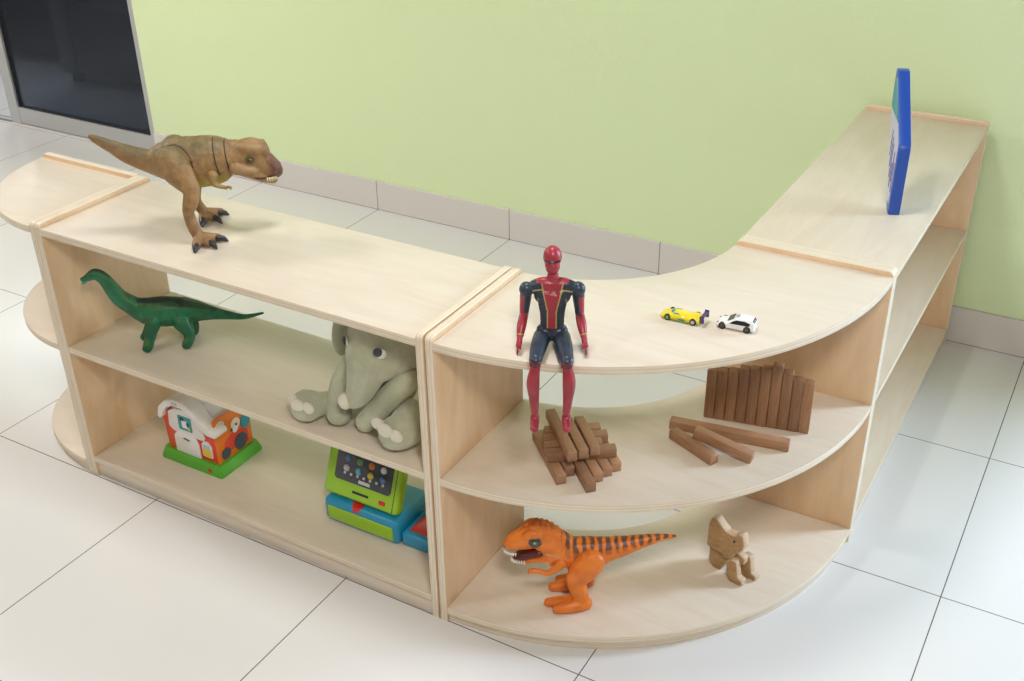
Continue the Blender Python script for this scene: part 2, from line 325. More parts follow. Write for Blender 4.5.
def floor_mat():
    m, nt, b = nmat('porcelain_tiles')
    tc = nt.nodes.new('ShaderNodeTexCoord'); sp = nt.nodes.new('ShaderNodeSeparateXYZ'); nt.links.new(tc.outputs['Object'], sp.inputs[0])
    def line(sock, off, width):
        a = nt.nodes.new('ShaderNodeMath'); a.operation = 'ADD'; a.inputs[1].default_value = off; nt.links.new(sock, a.inputs[0])
        d = nt.nodes.new('ShaderNodeMath'); d.operation = 'PINGPONG'; d.inputs[1].default_value = .3; nt.links.new(a.outputs[0], d.inputs[0])
        l = nt.nodes.new('ShaderNodeMath'); l.operation = 'LESS_THAN'; l.inputs[1].default_value = width; nt.links.new(d.outputs[0], l.inputs[0])
        return l.outputs[0]
    gx = line(sp.outputs['X'], 12., .0013); gy = line(sp.outputs['Y'], 12.588, .0013)
    mx = nt.nodes.new('ShaderNodeMath'); mx.operation = 'MAXIMUM'; nt.links.new(gx, mx.inputs[0]); nt.links.new(gy, mx.inputs[1])
    n = nt.nodes.new('ShaderNodeTexNoise'); n.inputs['Scale'].default_value = 2.2; nt.links.new(tc.outputs['Object'], n.inputs['Vector'])
    base = nt.nodes.new('ShaderNodeMix'); base.data_type = 'RGBA'
    base.inputs['A'].default_value = (.70, .69, .665, 1); base.inputs['B'].default_value = (.74, .73, .71, 1); nt.links.new(n.outputs['Fac'], base.inputs['Factor'])
    g = nt.nodes.new('ShaderNodeMix'); g.data_type = 'RGBA'; g.inputs['B'].default_value = (.13, .12, .11, 1)
    nt.links.new(base.outputs['Result'], g.inputs['A']); nt.links.new(mx.outputs[0], g.inputs['Factor']); nt.links.new(g.outputs['Result'], b.inputs['Base Color'])
    b.inputs['Roughness'].default_value = .22; b.inputs['Specular IOR Level'].default_value = .45
    inv = nt.nodes.new('ShaderNodeMath'); inv.operation = 'SUBTRACT'; inv.inputs[0].default_value = 1.; nt.links.new(mx.outputs[0], inv.inputs[1])
    bp = nt.nodes.new('ShaderNodeBump'); bp.inputs['Strength'].default_value = .4; bp.inputs['Distance'].default_value = .001
    nt.links.new(inv.outputs[0], bp.inputs['Height']); nt.links.new(bp.outputs['Normal'], b.inputs['Normal'])
    return m
struct(box('floor', (-9, -5.5, -.05), (3.2, 3.2, 0), floor_mat(), smooth=False))

def wall_mat():
    m, nt, b = nmat('lime_wall_paint')
    b.inputs['Base Color'].default_value = (.72, .85, .51, 1); b.inputs['Roughness'].default_value = .42; b.inputs['Specular IOR Level'].default_value = .5
    tc = nt.nodes.new('ShaderNodeTexCoord')
    n = nt.nodes.new('ShaderNodeTexNoise'); n.inputs['Scale'].default_value = 90; n.inputs['Detail'].default_value = 5; nt.links.new(tc.outputs['Object'], n.inputs['Vector'])
    bp = nt.nodes.new('ShaderNodeBump'); bp.inputs['Strength'].default_value = .35; bp.inputs['Distance'].default_value = .003
    nt.links.new(n.outputs['Fac'], bp.inputs['Height']); nt.links.new(bp.outputs['Normal'], b.inputs['Normal'])
    return m
WM = wall_mat()
# back wall: solid between the glass door on the left and the doorway on the far right
bm = bmesh.new()
add_box(bm, (-3.6, .01, 0), (.95, .16, 2.8)); add_box(bm, (.95, .01, 2.25), (2.6, .16, 2.8)); add_box(bm, (2.6, .01, 0), (3.2, .16, 2.8)); add_box(bm, (-9, .01, 2.25), (-3.6, .16, 2.8))
struct(bm_obj('wall_back', bm, WM))

def skirting_mat():
    m, nt, b = nmat('skirting_tile')
    tc = nt.nodes.new('ShaderNodeTexCoord'); sp = nt.nodes.new('ShaderNodeSeparateXYZ'); nt.links.new(tc.outputs['Object'], sp.inputs[0])
    a = nt.nodes.new('ShaderNodeMath'); a.operation = 'ADD'; a.inputs[1].default_value = 12.; nt.links.new(sp.outputs['X'], a.inputs[0])
    d = nt.nodes.new('ShaderNodeMath'); d.operation = 'PINGPONG'; d.inputs[1].default_value = .3; nt.links.new(a.outputs[0], d.inputs[0])
    l = nt.nodes.new('ShaderNodeMath'); l.operation = 'LESS_THAN'; l.inputs[1].default_value = .0013; nt.links.new(d.outputs[0], l.inputs[0])
    zl = nt.nodes.new('ShaderNodeMath'); zl.operation = 'LESS_THAN'; zl.inputs[1].default_value = .0018; nt.links.new(sp.outputs['Z'], zl.inputs[0])
    mm = nt.nodes.new('ShaderNodeMath'); mm.operation = 'MAXIMUM'; nt.links.new(l.outputs[0], mm.inputs[0]); nt.links.new(zl.outputs[0], mm.inputs[1])
    g = nt.nodes.new('ShaderNodeMix'); g.data_type = 'RGBA'; g.inputs['A'].default_value = (.69, .66, .625, 1); g.inputs['B'].default_value = (.13, .12, .11, 1)
    nt.links.new(mm.outputs[0], g.inputs['Factor']); nt.links.new(g.outputs['Result'], b.inputs['Base Color']); b.inputs['Roughness'].default_value = .25
    return m
struct(box('baseboard_back', (-3.6, 0, 0), (.95, .0105, .119), skirting_mat(), bevel=.001, smooth=False))

# glass door at the left
alu = mat('brushed_aluminium', (.56, .57, .57), .42, .55)
bm = bmesh.new(); YF0, YF1 = .035, .075
add_box(bm, (-3.655, YF0, 0), (-3.6, YF1, 2.2), .002); add_box(bm, (-4.60, YF0, 0), (-4.535, YF1, 2.2), .002)
add_box(bm, (-4.535, YF0 + .003, .004), (-3.655, YF1 - .003, .082), .002); add_box(bm, (-4.535, YF0 + .003, 2.12), (-3.655, YF1 - .003, 2.2), .002)
dr = struct(bm_obj('door_1', bm, alu))
gm = bpy.data.materials.new('tinted_glass'); gm.use_nodes = True; nt = gm.node_tree; nt.nodes.clear()
out = nt.nodes.new('ShaderNodeOutputMaterial'); tr = nt.nodes.new('ShaderNodeBsdfTransparent'); tr.inputs['Color'].default_value = (.34, .37, .42, 1)
gl = nt.nodes.new('ShaderNodeBsdfGlossy'); gl.inputs['Roughness'].default_value = .02; gl.inputs['Color'].default_value = (1, 1, 1, 1)
fr = nt.nodes.new('ShaderNodeFresnel'); fr.inputs['IOR'].default_value = 1.45; ms = nt.nodes.new('ShaderNodeMixShader')
mf = nt.nodes.new('ShaderNodeMath'); mf.operation = 'MULTIPLY'; mf.inputs[1].default_value = .35
nt.links.new(fr.outputs[0], mf.inputs[0]); nt.links.new(mf.outputs[0], ms.inputs[0]); nt.links.new(tr.outputs[0], ms.inputs[1]); nt.links.new(gl.outputs[0], ms.inputs[2]); nt.links.new(ms.outputs[0], out.inputs[0])
gp = box('glass_pane', (-4.54, .052, .078), (-3.65, .058, 2.125), gm, dr, smooth=False); gp['label'] = 'dark tinted glass pane'
gask = mat('black_gasket', (.02, .02, .02), .5)
bm = bmesh.new()
for a in [((-4.537, .046, .08), (-3.653, .0515, .089)), ((-3.663, .046, .08), (-3.654, .0515, 2.12)), ((-4.536, .046, .08), (-4.526, .0515, 2.12))]: add_box(bm, *a)
g = bm_obj('gasket', bm, gask, dr)
struct(box('trim_1', (-9, .03, 0), (-4.6, .06, .012), mat('sliding_track', (.35, .35, .34), .4, .6), bevel=.002))
# dark seats in the room behind the tinted glass
dk = mat('dark_upholstery', (.022, .03, .045), .7); dk2 = mat('charcoal_upholstery', (.13, .14, .17), .7); dkl = mat('black_leg', (.03, .03, .03), .4)
def sofa(name, label, x0, x1, y, m, h=1.3):
    t = thing(name, label, 'armchair', ((x0 + x1) / 2, y + .35, 0)); w = (x1 - x0) / 2
    box('seat', (-w + .1, -.33, .05), (w - .1, .30, .42), m, t, .03); box('backrest', (-w, .24, .05), (w, .40, h), m, t, .04)
    for s in (-1, 1):
        box('armrest', (min(s * w, s * (w - .12)), -.35, .04), (max(s * w, s * (w - .12)), .30, .70), m, t, .03)
        for yy in (-.30, .30): box('leg', (s * (w - .08) - .025, yy - .025, 0), (s * (w - .08) + .025, yy + .025, .055), dkl, t, .004)
    return t
sofa('armchair', 'black armchair behind the left half of the tinted glass door', -5.80, -4.98, .75, dk, 1.6)
sofa('armchair', 'charcoal grey armchair behind the right half of the tinted glass door', -4.92, -4.10, .62, dk2, 1.6)

# ---------------------------------------------------------------- shelf units
def panel_outline(d0, d1, h=H): return round_poly(rect(d0, 0, d1, h), [0, 0, .013, .013], 6)
def thA(x, y): return (AX + x * cos(TA) - y * sin(TA), AY + x * sin(TA) + y * cos(TA))
A = thing('straight_shelf_unit', 'long low birch plywood shelf unit running parallel to the green wall', 'shelf unit', (AX, AY, 0), TA)
for x in (0, W - T): board('side_panel', panel_outline(0, D), T - .0006, 'yz', (x + .0003, 0, 0), [ply_z, edge_x], A)
for z, y0, y1 in ((ZT, .0, D), (ZM, .002, D), (ZA, .0, D)):
    board('shelf', rect(T, y0, W - T, y1), T, 'xy', (0, 0, z - T), [ply_x, edge_z], A)
box('kick_board', (T, .006, .0), (W - T, .024, ZA - T), ply_x, A, .001)
box('back_kick_board', (T, D - .02, .0), (W - T, D - .002, ZA - T), ply_x, A, .001)

cx, cy = thA(W, R0)
K = thing('corner_shelf_unit', 'curved quarter-round birch plywood corner shelf unit joining the two straight units, three tiers', 'shelf unit', (cx, cy, 0), 0)
board('side_panel', panel_outline(-R0, -R0 + D), T - .0006, 'yz', (.0003, 0, 0), [ply_z, edge_x], K)
board('side_panel', panel_outline(R0 - D, R0), T - .0006, 'xz', (0, -T + .0003, 0), [ply_z, edge_y], K)
def arc_outline(ro, ri, x0=T, y0=-T, bulge=.0, n=40):
    """quarter ring between the two panels, outer rim then inner rim"""
    o = []; a0 = math.asin(x0 / ro); a1 = pi / 2 - math.asin(-y0 / ro)
    for i in range(n + 1):
        a = a0 + (a1 - a0) * i / n; r = ro + bulge * sin(pi * i / n); o.append((r * sin(a), -r * cos(a)))
    a0 = math.asin(x0 / ri); a1 = pi / 2 - math.asin(-y0 / ri)
    for i in range(n, -1, -1):
        a = a0 + (a1 - a0) * i / n; o.append((ri * sin(a), -ri * cos(a)))
    return o
for z in (ZT, ZM, ZC): board('shelf', arc_outline(R0 - .001, R0 - D, bulge=.010), T, 'xy', (0, 0, z - T), [ply_x, edge_z], K)
board('kick_board', arc_outline(R0 - .008, R0 - D + .01, bulge=.010), ZC - T, 'xy', (0, 0, 0), [ply_x, edge_z], K, bevel=.001)

B = thing('straight_shelf_unit', 'short birch plywood shelf unit end-on against the green wall, open side facing right', 'shelf unit', (cx, cy, 0), -.0015)
for y in (0, LB - T): board('side_panel', panel_outline(R0 - D, R0), T - .0010, 'xz', (0, y + .0008, 0), [ply_z, edge_y], B)
for z, y1 in ((ZT, R0), (ZM, R0 - .002), (ZA, R0)):
    board('shelf', rect(R0 - D, T, y1, LB - T), T, 'xy', (0, 0, z - T), [ply_y, edge_z], B)
box('kick_board', (R0 - .024, T, 0), (R0 - .006, LB - T, ZA - T), ply_y, B, .001)
box('back_kick_board', (R0 - D + .002, T, 0), (R0 - D + .02, LB - T, ZA - T), ply_y, B, .001)

E_ = thing('end_shelf_unit', 'quarter-round birch plywood end shelf unit at the left end of the long unit', 'shelf unit', (AX, AY, 0), TA)
RE = D - T; LX = .362
board('side_panel', panel_outline(0, D), T - .0006, 'yz', (-T + .0003, 0, 0), [ply_z, edge_x], E_)
board('back_panel', round_poly(rect(-LX, 0, -T, H), [0, 0, 0, .013], 6), T, 'xz', (0, D - T, 0), [ply_z, edge_y], E_)
q = [(-T, D - T)] + [(-T - (LX - T) * sin(a * pi / 2 / 30) , D - T - (D - T) * cos(a * pi / 2 / 30)) for a in range(31)]
for z in (ZT, ZM, ZC): board('shelf', q, T, 'xy', (0, 0, z - T), [ply_x, edge_z], E_)
q2 = [(x * .975 if x < -T - .001 else x, D - T - (D - T - y) * .975) for x, y in q]
board('kick_board', q2, ZC - T, 'xy', (0, 0, 0), [ply_x, edge_z], E_, bevel=.0)

# ---------------------------------------------------------------- toys grown from traced skeletons
def frame(key, name, label, cat, dz=0.):
    t = TRACE[key]; o = t['o']
    return thing(name, label, cat, (o[0], o[1], o[2] + dz), radians(t['a'])), t['c']
def fbm(p, s): return noise.noise(p * s)
def sink(bm, zmin=0.):
    for v in bm.verts:
        if v.co.z < zmin: v.co.z = zmin

# --- brown tyrannosaurus
rubber = vmat('painted_dinosaur_rubber', .48, bump=.55, bscale=170, var=.20, vscale=55, dist=.003)
claw_m = mat('black_claw', (.025, .025, .03), .3); tooth = mat('ivory_tooth', (.80, .72, .45), .4); groove = mat('dark_joint_line', (.05, .03, .015), .7)
tx, c = frame('rex', 'toy_tyrannosaurus', 'large brown tyrannosaurus toy standing on top of the long shelf unit', 'toy dinosaur')
c['tail'] = [p[:3] + (p[3] * f_,) for p, f_ in zip(c['tail'], (1.7, 1.35, 1.2, 1.1, 1.05, 1, 1))]
def px_rex(p, n, body=True):
    up = sstep(-.2, .9, n.z)
    base = (.33, .195, .075)
    f = fbm(p, 30) * .5 + fbm(p, 90) * .5
    base = mixc(base, (.27, .15, .06), sstep(-.1, .5, f))
    back = up * sstep(.165, .2, p.z) * sstep(.085, .03, p.x)
    base = mixc(base, (.15, .125, .05), .65 * back + .25 * back * sstep(0, .4, f))
    if -.07 < p.x < .05 and abs(p.y) < .05: base = mixc(base, (.33, .27, .04), .8 * sstep(.155, .13, p.z) * sstep(.1, .5, -n.z + .3))
    if p.x < -.1: base = mixc(base, (.13, .10, .045), .6 * sstep(.25, .75, sin(p.x * 120 + p.z * 60) * .5 + .5) * sstep(0, .6, n.z))
    if p.x > .125: base = mixc(base, (.15, .065, .045), sstep(.130, .152, p.x) * sstep(.122, .135, p.z))
    if p.x > .108 and abs(p.z - (.1295 - .10 * (p.x - .13))) < .0024: base = (.06, .025, .015)
    d = (Vector((p.x, 0, p.z)) - Vector((.1025, 0, .176))).length
    if p.x > .05: base = mixc(base, (.09, .06, .02), sstep(.015, .007, d) * .8)
    if p.z < .07: base = mixc(base, (.23, .125, .055), .5)
    r_ = sqrt((p.x + .058) ** 2 + (p.z - .178) ** 2)
    if body and abs(p.y) > .02 and abs(r_ - .0395) < .0018 and p.z > .168 - .2 * p.x: base = (.05, .03, .015)
    return base
bm = bmesh.new()
chain(bm, c['tail'], .85); chain(bm, c['torso'], .86); chain(bm, c['chest'], .8); chain(bm, c['neck'], .82)
chain(bm, [(.060, 0, .1790, .0385), (.085, 0, .1775, .0375), (.108, 0, .1710, .0345), (.128, 0, .1600, .0280), (.144, 0, .1490, .0225), (.153, 0, .1410, .0175)], .76)
chain(bm, [(.085, 0, .150, .021), (.115, 0, .1340, .0165), (.133, 0, .1235, .0120), (.146, 0, .1190, .0095)], 1.35, .9)
for s in (-1, 1):   # brow horns, nostril bumps, cheeks
    chain(bm, [(.085, s * .016, .203, .009), (.103, s * .019, .2015, .012), (.120, s * .018, .199, .0105), (.131, s * .015, .1965, .0085), (.137, s * .011, .180, .008)])
    add_sphere(bm, (.130, s * .016, .2035), .0062)
    chain(bm, [(.140, s * .010, .170, .010), (.156, s * .009, .150, .010)])
    chain(bm, [(.070, s * .027, .158, .014), (.108, s * .024, .148, .010)])
grow('body', bm, rubber, tx, .0024, 3, .45, px_rex)
for s, th, sh, toes in ((-1, c['thigh_near'], c['shin_near'], ('toe_n1', 'toe_n2', 'toe_n3')), (1, None, None, ('toe_f1', 'toe_f2', 'toe_f3'))):
    bm = bmesh.new()
    if s < 0:
        th2 = [(-.066, -.040, .186, .0345), (-.052, -.046, .165, .034), (-.0287, -.054, .1305, .0215)]
        chain(bm, th2, .72); sh2 = sh[:4] + [(-.027, -.062, .020, .0135)]
        chain(bm, [(-.0243, -.057, .1268, .0178)] + sh2[1:], .9)
        A0 = Vector((-.024, -.064, .016))
    else:
        chain(bm, [(-.066, .040, .186, .0345), (-.052, .046, .165, .034), (-.0287, .054, .1205, .0215)], .72)
        chain(bm, [(-.028, .056, .1168, .0178), (-.040, .06, .088, .0150), (-.046, .068, .050, .0125), (-.036, .074, .022, .0125)], .9)
        A0 = Vector((-.033, .076, .016))
    for k in toes:
        t0, t1 = c[k]
        chain(bm, [(*A0, .0125), (t1[0] * .5 + A0.x * .5, t1[1] * .5 + A0.y * .5, .0125, .0115), (t1[0], t1[1], .0098, .0098)])
    sink(bm)
    lg = grow('leg', bm, rubber, tx, .0022, 3, .45, lambda p, n: px_rex(p, n, False))
    for (x, y, z, r) in c['claw_n' if s < 0 else 'claw_f']:
        b2 = bmesh.new(); d = (Vector((x, y, 0)) - Vector((A0.x, A0.y, 0))).normalized()
        chain(b2, [(x - d.x * .010, y - d.y * .010, .0112, .0078), (x, y, .0095, .0068), (x + d.x * .007, y + d.y * .007, .0052, .0040), (x + d.x * .010, y + d.y * .010, .0028, .0022)], .85)
        sink(b2)
        bm_obj('claw', b2, claw_m, lg, True)
for s in (-1, 1):
    bm = bmesh.new()
    chain(bm, [(.020, s * .036, .150, .012), (.0205, s * .041, .133, .0078), (.034, s * .043, .1255, .0055), (.047, s * .043, .1215, .0045)])
    for k in (-1, 1): chain(bm, [(.047, s * .043, .1215, .0035), (.054, s * .043 + k * .004, .1235 - k * .002, .0025), (.058, s * .043 + k * .005, .119, .0018)])
    grow('arm', bm, rubber, tx, .0014, 2, .4, px_rex)
    b2 = bmesh.new(); add_sphere(b2, (.1015, s * .0262, .1762), .0062, 1, .6, 1, 3)
    ey = bm_obj('eye', b2, mat('amber_eye', (.13, .10, .015), .15), tx, True)
    b2 = bmesh.new(); add_sphere(b2, (.1025, s * .0292, .1765), .003, 1, .55, 1.2, 2); bm_obj('pupil', b2, claw_m, ey, True)
    b2 = bmesh.new(); add_sphere(b2, (.161, s * .010, .140), .0022, sub=2); bm_obj('nostril', b2, claw_m, tx, True)
bm = bmesh.new()
for k in range(15):
    a = -1.15 + 2.3 * k / 14; x = .121 + .0350 * cos(a); y = .0195 * sin(a)
    cone(bm, (x, y, .1305), (x, y * 1.01, .1215), .0024, .0007, 6)
bm_obj('teeth', bm, tooth, tx, True)
for (x, z, r, tilt) in ((.031, .1800, .0446, .10), (.0545, .1785, .0398, .10)):
    tube('joint_line', [(x - sin(tilt) * r * cos(a) * 1, sin(a) * r * (.86 if x < .04 else .80), z + cos(tilt) * r * cos(a)) for a in [2 * pi * k / 48 for k in range(48)]], .0014, groove, tx, True)

# --- green long-necked dinosaur
gx, c = frame('brach', 'toy_brachiosaurus', 'green long-necked dinosaur toy standing on the middle tier of the long shelf unit', 'toy dinosaur', .0012)
def px_br(p, n):
    f = fbm(p, 25) * .5 + fbm(p, 70) * .5
    base = mixc((.010, .155, .062), (.012, .115, .045), sstep(-.2, .4, f))
    if p.z < .075 and p.x > -.1: base = mixc(base, (.006, .085, .035), .5)
    base = mixc(base, (.10, .20, .02), .55 * sstep(.2, .55, n.z) * (1 - sstep(.55, .85, n.z)) * sstep(-.3, .3, f) * (1. if p.x > -.11 else 0.))
    base = mixc(base, (.012, .022, .016), sstep(.45, .85, n.z + f * .3) * sstep(.05, .075, p.z) * .9)
    return base
green = vmat('green_painted_rubber', .38, bump=.35, bscale=150, var=.15, dist=.002)
bm = bmesh.new()
bd = c['body']; chain(bm, bd[:7], .9); chain(bm, bd[5:10], .80); chain(bm, bd[9:], .86)
for s in (-1, 1):
    nf, nr = (c['lfn'], c['lrn'])
    if s > 0:
        chain(bm, [(.0245, .020, .0695, .0208), (.036, .028, .036, .0140), (.0435, .0400, .0135, .0125), (.047, .040, .009, .0115)])
        chain(bm, [(-.0413, .020, .062, .023), (-.056, .030, .034, .0145), (-.0500, .0400, .0135, .0125), (-.046, .041, .009, .0115)])
    else:
        chain(bm, [(.026, -.020, .065, .0195), (.044, -.022, .035, .0125), (.056, -.020, .0125, .0115), (.060, -.020, .009, .011)])
        chain(bm, [(-.043, -.020, .060, .022), (-.060, -.024, .034, .0145), (-.0600, -.0230, .0135, .0125), (-.056, -.024, .009, .0115)])
add_sphere(bm, (.139, 0, .2025), .011, 1.1, .9, .8)
add_sphere(bm, (.166, 0, .187), .008, 1.25, .9, .8)
sink(bm)
grow('body', bm, green, gx, .0022, 3, .45, px_br)
for s in (-1, 1):
    b2 = bmesh.new(); add_sphere(b2, (.146, s * .0115, .1985), .0022, sub=2); bm_obj('eye', b2, claw_m, gx, True)
    b2 = bmesh.new(); chain(b2, [(.163, s * .004, .180, .0028), (.171, s * .003, .177, .0026)]); bm_obj('lip', b2, mat('pale_green_lip', (.06, .35, .18), .4), gx, True)

# --- orange tyrannosaurus with an open mouth
ox, c = frame('orange', 'toy_tyrannosaurus', 'orange striped tyrannosaurus toy with open mouth, bottom tier of curved corner unit', 'toy dinosaur')
def px_or(p, n, body=True):
    f = fbm(p, 40)
    base = mixc((.78, .205, .018), (.70, .17, .015), sstep(-.2, .4, f))
    if body and p.x < .035 and p.z > .1:      # stripes over the back and tail
        w = .5 + .5 * sin(p.x * 2 * pi / .0175 + fbm(p, 60) * 1.6)
        top = sstep(.0, .55, n.z + .1 * f) if p.x > -.12 else sstep(-.25, .35, n.z)
        base = mixc(base, (.085, .038, .018), sstep(.35, .6, w) * top * .92)
    if body and p.x > .03 and p.z < .145 and n.x > -.3: base = mixc(base, (.80, .62, .36), .85 * sstep(.1, .5, .6 * n.x - .75 * n.z) * sstep(.1, .055, p.x))
    if p.x > .045 and p.z > .155: base = mixc(base, (.50, .13, .02), .5 * sstep(.19, .215, p.z + .2 * fbm(p, 90) * .1))
    return base
def px_leg(p, n): return px_or(p, n, False)
orange = vmat('orange_plastic', .42, bump=.3, bscale=120, var=.07, dist=.002)
bm = bmesh.new()
bd = c['body']; chain(bm, bd[:5], .9); chain(bm, bd[4:], .78)
hd = c['head']; chain(bm, hd, .84); chain(bm, c['belly'][:2], .9)
for k in range(7): add_sphere(bm, (.108 - k * .0105, (-1) ** k * .004, .2125 - .0010 * (k - 1.2) ** 2), .0062)
for s in (-1, 1):
    for k in range(6): add_sphere(bm, (.096 - k * .0105, s * .012, .2095 - .0012 * (k - .8) ** 2), .0055)
    chain(bm, [(.080, s * .017, .196, .010), (.096, s * .019, .1965, .011), (.110, s * .016, .190, .009)])
for k in range(12): add_sphere(bm, (.016 - k * .0115, 0, .1625 + .0001 * k - .0002 * (k - 2) ** 2 * .3), .0042)
# lower jaw
chain(bm, [(.060, 0, .126, .020), (.085, 0, .1195, .012), (.112, 0, .1135, .0085), (.130, 0, .1095, .0065)], 1.5, .8)
grow('body', bm, orange, ox, .0020, 2, .4, px_or)
bm = bmesh.new(); chain(bm, [(.082, 0, .137, .014), (.112, 0, .1285, .0125), (.130, 0, .1215, .008)], 1.45, .72)
bm_obj('mouth', bm, mat('dark_red_mouth', (.10, .015, .012), .35), ox, True)
for s in (-1, 1):
    b2 = bmesh.new(); add_sphere(b2, (.0900, s * .0235, .1775), .0135, 1.10, .50, .95, 3)
    ey = bm_obj('eye', b2, mat('dark_glossy_eye', (.03, .045, .045), .08, coat=.6), ox, True)
    b2 = bmesh.new(); add_sphere(b2, (.0915, s * .0288, .1800), .0048, 1, .4, .8, 2); bm_obj('iris', b2, mat('olive_iris', (.30, .30, .10), .2), ey, True)
bm = bmesh.new()
for k in range(17):
    a = -1.35 + 2.7 * k / 16
    x = .125 + .030 * cos(a); y = .0175 * sin(a)
    cone(bm, (x, y, .1445), (x, y, .1355), .0026, .0006, 6)
    x = .106 + .034 * cos(a); y = .0160 * sin(a)
    cone(bm, (x, y, .1135), (x, y * .97, .1225), .0026, .0006, 6)
bm_obj('teeth', bm, mat('white_tooth', (.88, .86, .80), .35), ox, True)
for s in (1, -1):
    bm = bmesh.new()
    chain(bm, ([(-.026, .032, .125, .032), (-.010, .034, .104, .031)] if s > 0 else [(-.022, -.026, .104, .028), (-.012, -.032, .095, .026)]) + [(-.002, s * .035, .094, .026), (.004, s * .036, .083, .0225), (.000, s * .037, .061, .0205), (-.006, s * .037, .038, .0185), (-.010, s * .037, .022, .018)], .74)
    off = 0. if s > 0 else -.012
    chain(bm, [(-.016 + off, s * .036, .0165, .0165), (.015 + off, s * .043, .015, .015), (.045 + off, s * .047, .0115, .0105)])
    chain(bm, [(.0 + off, s * .030, .0155, .0155), (.034 + off, s * .026, .0135, .0135), (.062 + off, s * .024, .011, .0105)])
    sink(bm)
    grow('leg', bm, orange, ox, .0020, 2, .4, px_leg)
    bm = bmesh.new()
    chain(bm, [(.034, s * .024, .122, .013), (.046, s * .031, .112, .0085), (.064, s * .034, .1020, .0066), (.084, s * .033, .1070, .0058), (.097, s * .031, .1080, .0060)])
    chain(bm, [(.097, s * .031, .108, .004), (.104, s * .034, .104, .003)]); chain(bm, [(.097, s * .031, .108, .004), (.105, s * .028, .107, .003)])
    grow('arm', bm, orange, ox, .0015, 2, .4, px_leg)

# --- plush elephant
ex, c = frame('ele', 'plush_elephant', 'grey-green plush elephant sitting at the right end of the long unit\'s middle tier', 'soft toy')
plush = vmat('sage_plush', .92, bump=.6, bscale=420, var=.07, vscale=60, spec=.15, sheen=.35, dist=.002)
SG = (.50, .51, .37)
def px_el(p, n): return mixc(SG, (.44, .45, .315), sstep(-.3, .4, fbm(p, 14)))
HC = Vector((.031, .005, .197))
bm = bmesh.new()
add_sphere(bm, HC, .085, 1.05, .93, 1.04, 3); add_sphere(bm, (.026, -.040, .178), .055, 1.18, .9, 1.0, 3)
chain(bm, [(.024, -.055, .172, .048), (.0185, -.070, .1350, .0380), (.0120, -.082, .1060, .0285), (.0, -.0900, .0950, .0230)], step=.2)
grow('head', bm, plush, ex, .0032, 6, .5, px_el)
bm = bmesh.new(); add_sphere(bm, (-.0080, -.1030, .0935), .0190, .85, .8, 1, 3)
bm_obj('trunk_tip', bm, mat('cream_plush', (.74, .70, .56), .95, spec=.1, sheen=.3, bump=.4, bscale=400), ex, True)
cream = ex.children[-1].data.materials[0]
bm = bmesh.new(); add_sphere(bm, (.0, .030, .078), .066, 1.15, .9, 1.0, 3)
sink(bm, .002); grow('body', bm, plush, ex, .0035, 4, .5, px_el)
for s in (-1, 1):
    bm = bmesh.new()
    M = Matrix.Rotation(radians(s * 12), 4, 'Z') @ Matrix.Rotation(radians(s * -8), 4, 'Y')
    add_sphere(bm, ((-.096 if s < 0 else .128), .020, .174), .052, .40, .62, 1.20, 3, M=M)
    grow('ear', bm, plush, ex, .0030, 3, .5, px_el)
def limb(name, pts, sy=1.):
    bm = bmesh.new(); chain(bm, pts, sy, step=.2)
    sink(bm, .001); return grow(name, bm, plush, ex, .003, 5, .5, px_el)
limb('arm', [(-.0600, -.012, .1250, .024), (-.0710, -.035, .0780, .027), (-.0620, -.060, .0420, .0290), (-.0560, -.072, .0300, .0285)])
limb('arm', [(.0980, -.022, .1350, .028), (.0640, -.046, .0930, .027), (.0250, -.064, .0430, .0250), (.0150, -.068, .0300, .0250)])
fl = limb('foot', [(-.075, -.03, .036, .026), (-.105, -.070, .038, .027), (-.1290, -.090, .0370, .0375)])
fr_ = limb('foot', [(.090, -.020, .044, .036), (.1180, -.070, .0440, .0390), (.1060, -.088, .0415, .0385)])
for par, pts in ((fl, [(-.1480, -.108, .054, .0150), (-.1300, -.117, .052, .0170), (-.1060, -.112, .050, .0145)]), (fr_, [(.0800, -.112, .070, .0150), (.1030, -.120, .066, .0170), (.1250, -.114, .056, .0160)])):
    for (x, y, z, r) in pts:
        bm = bmesh.new(); add_sphere(bm, (x, y, z), r, 1.08, .55, .95, 3); bm_obj('toe', bm, cream, par, True)
for (x, y, z, r, yaw) in ((.0685, -.0735, .2180, .0105, 28), (-.0320, -.055, .2090, .0100, -50)):
    M = Matrix.Rotation(radians(yaw), 4, 'Z')
    bm = bmesh.new(); add_sphere(bm, (x + .0030, y + .0005, z - .0030), r * 1.15, .95, .35, 1.05, 3, M=M)
    w_ = bm_obj('eye', bm, mat('white_eye_patch', (.75, .76, .70), .6), ex, True)
    bm = bmesh.new(); add_sphere(bm, Vector((x - .0012, y - .0035, z + .001)) , r, 1, .42, 1, 3, M=M)
    p_ = bm_obj('pupil', bm, mat('slate_eye', (.045, .05, .06), .3), w_, True)

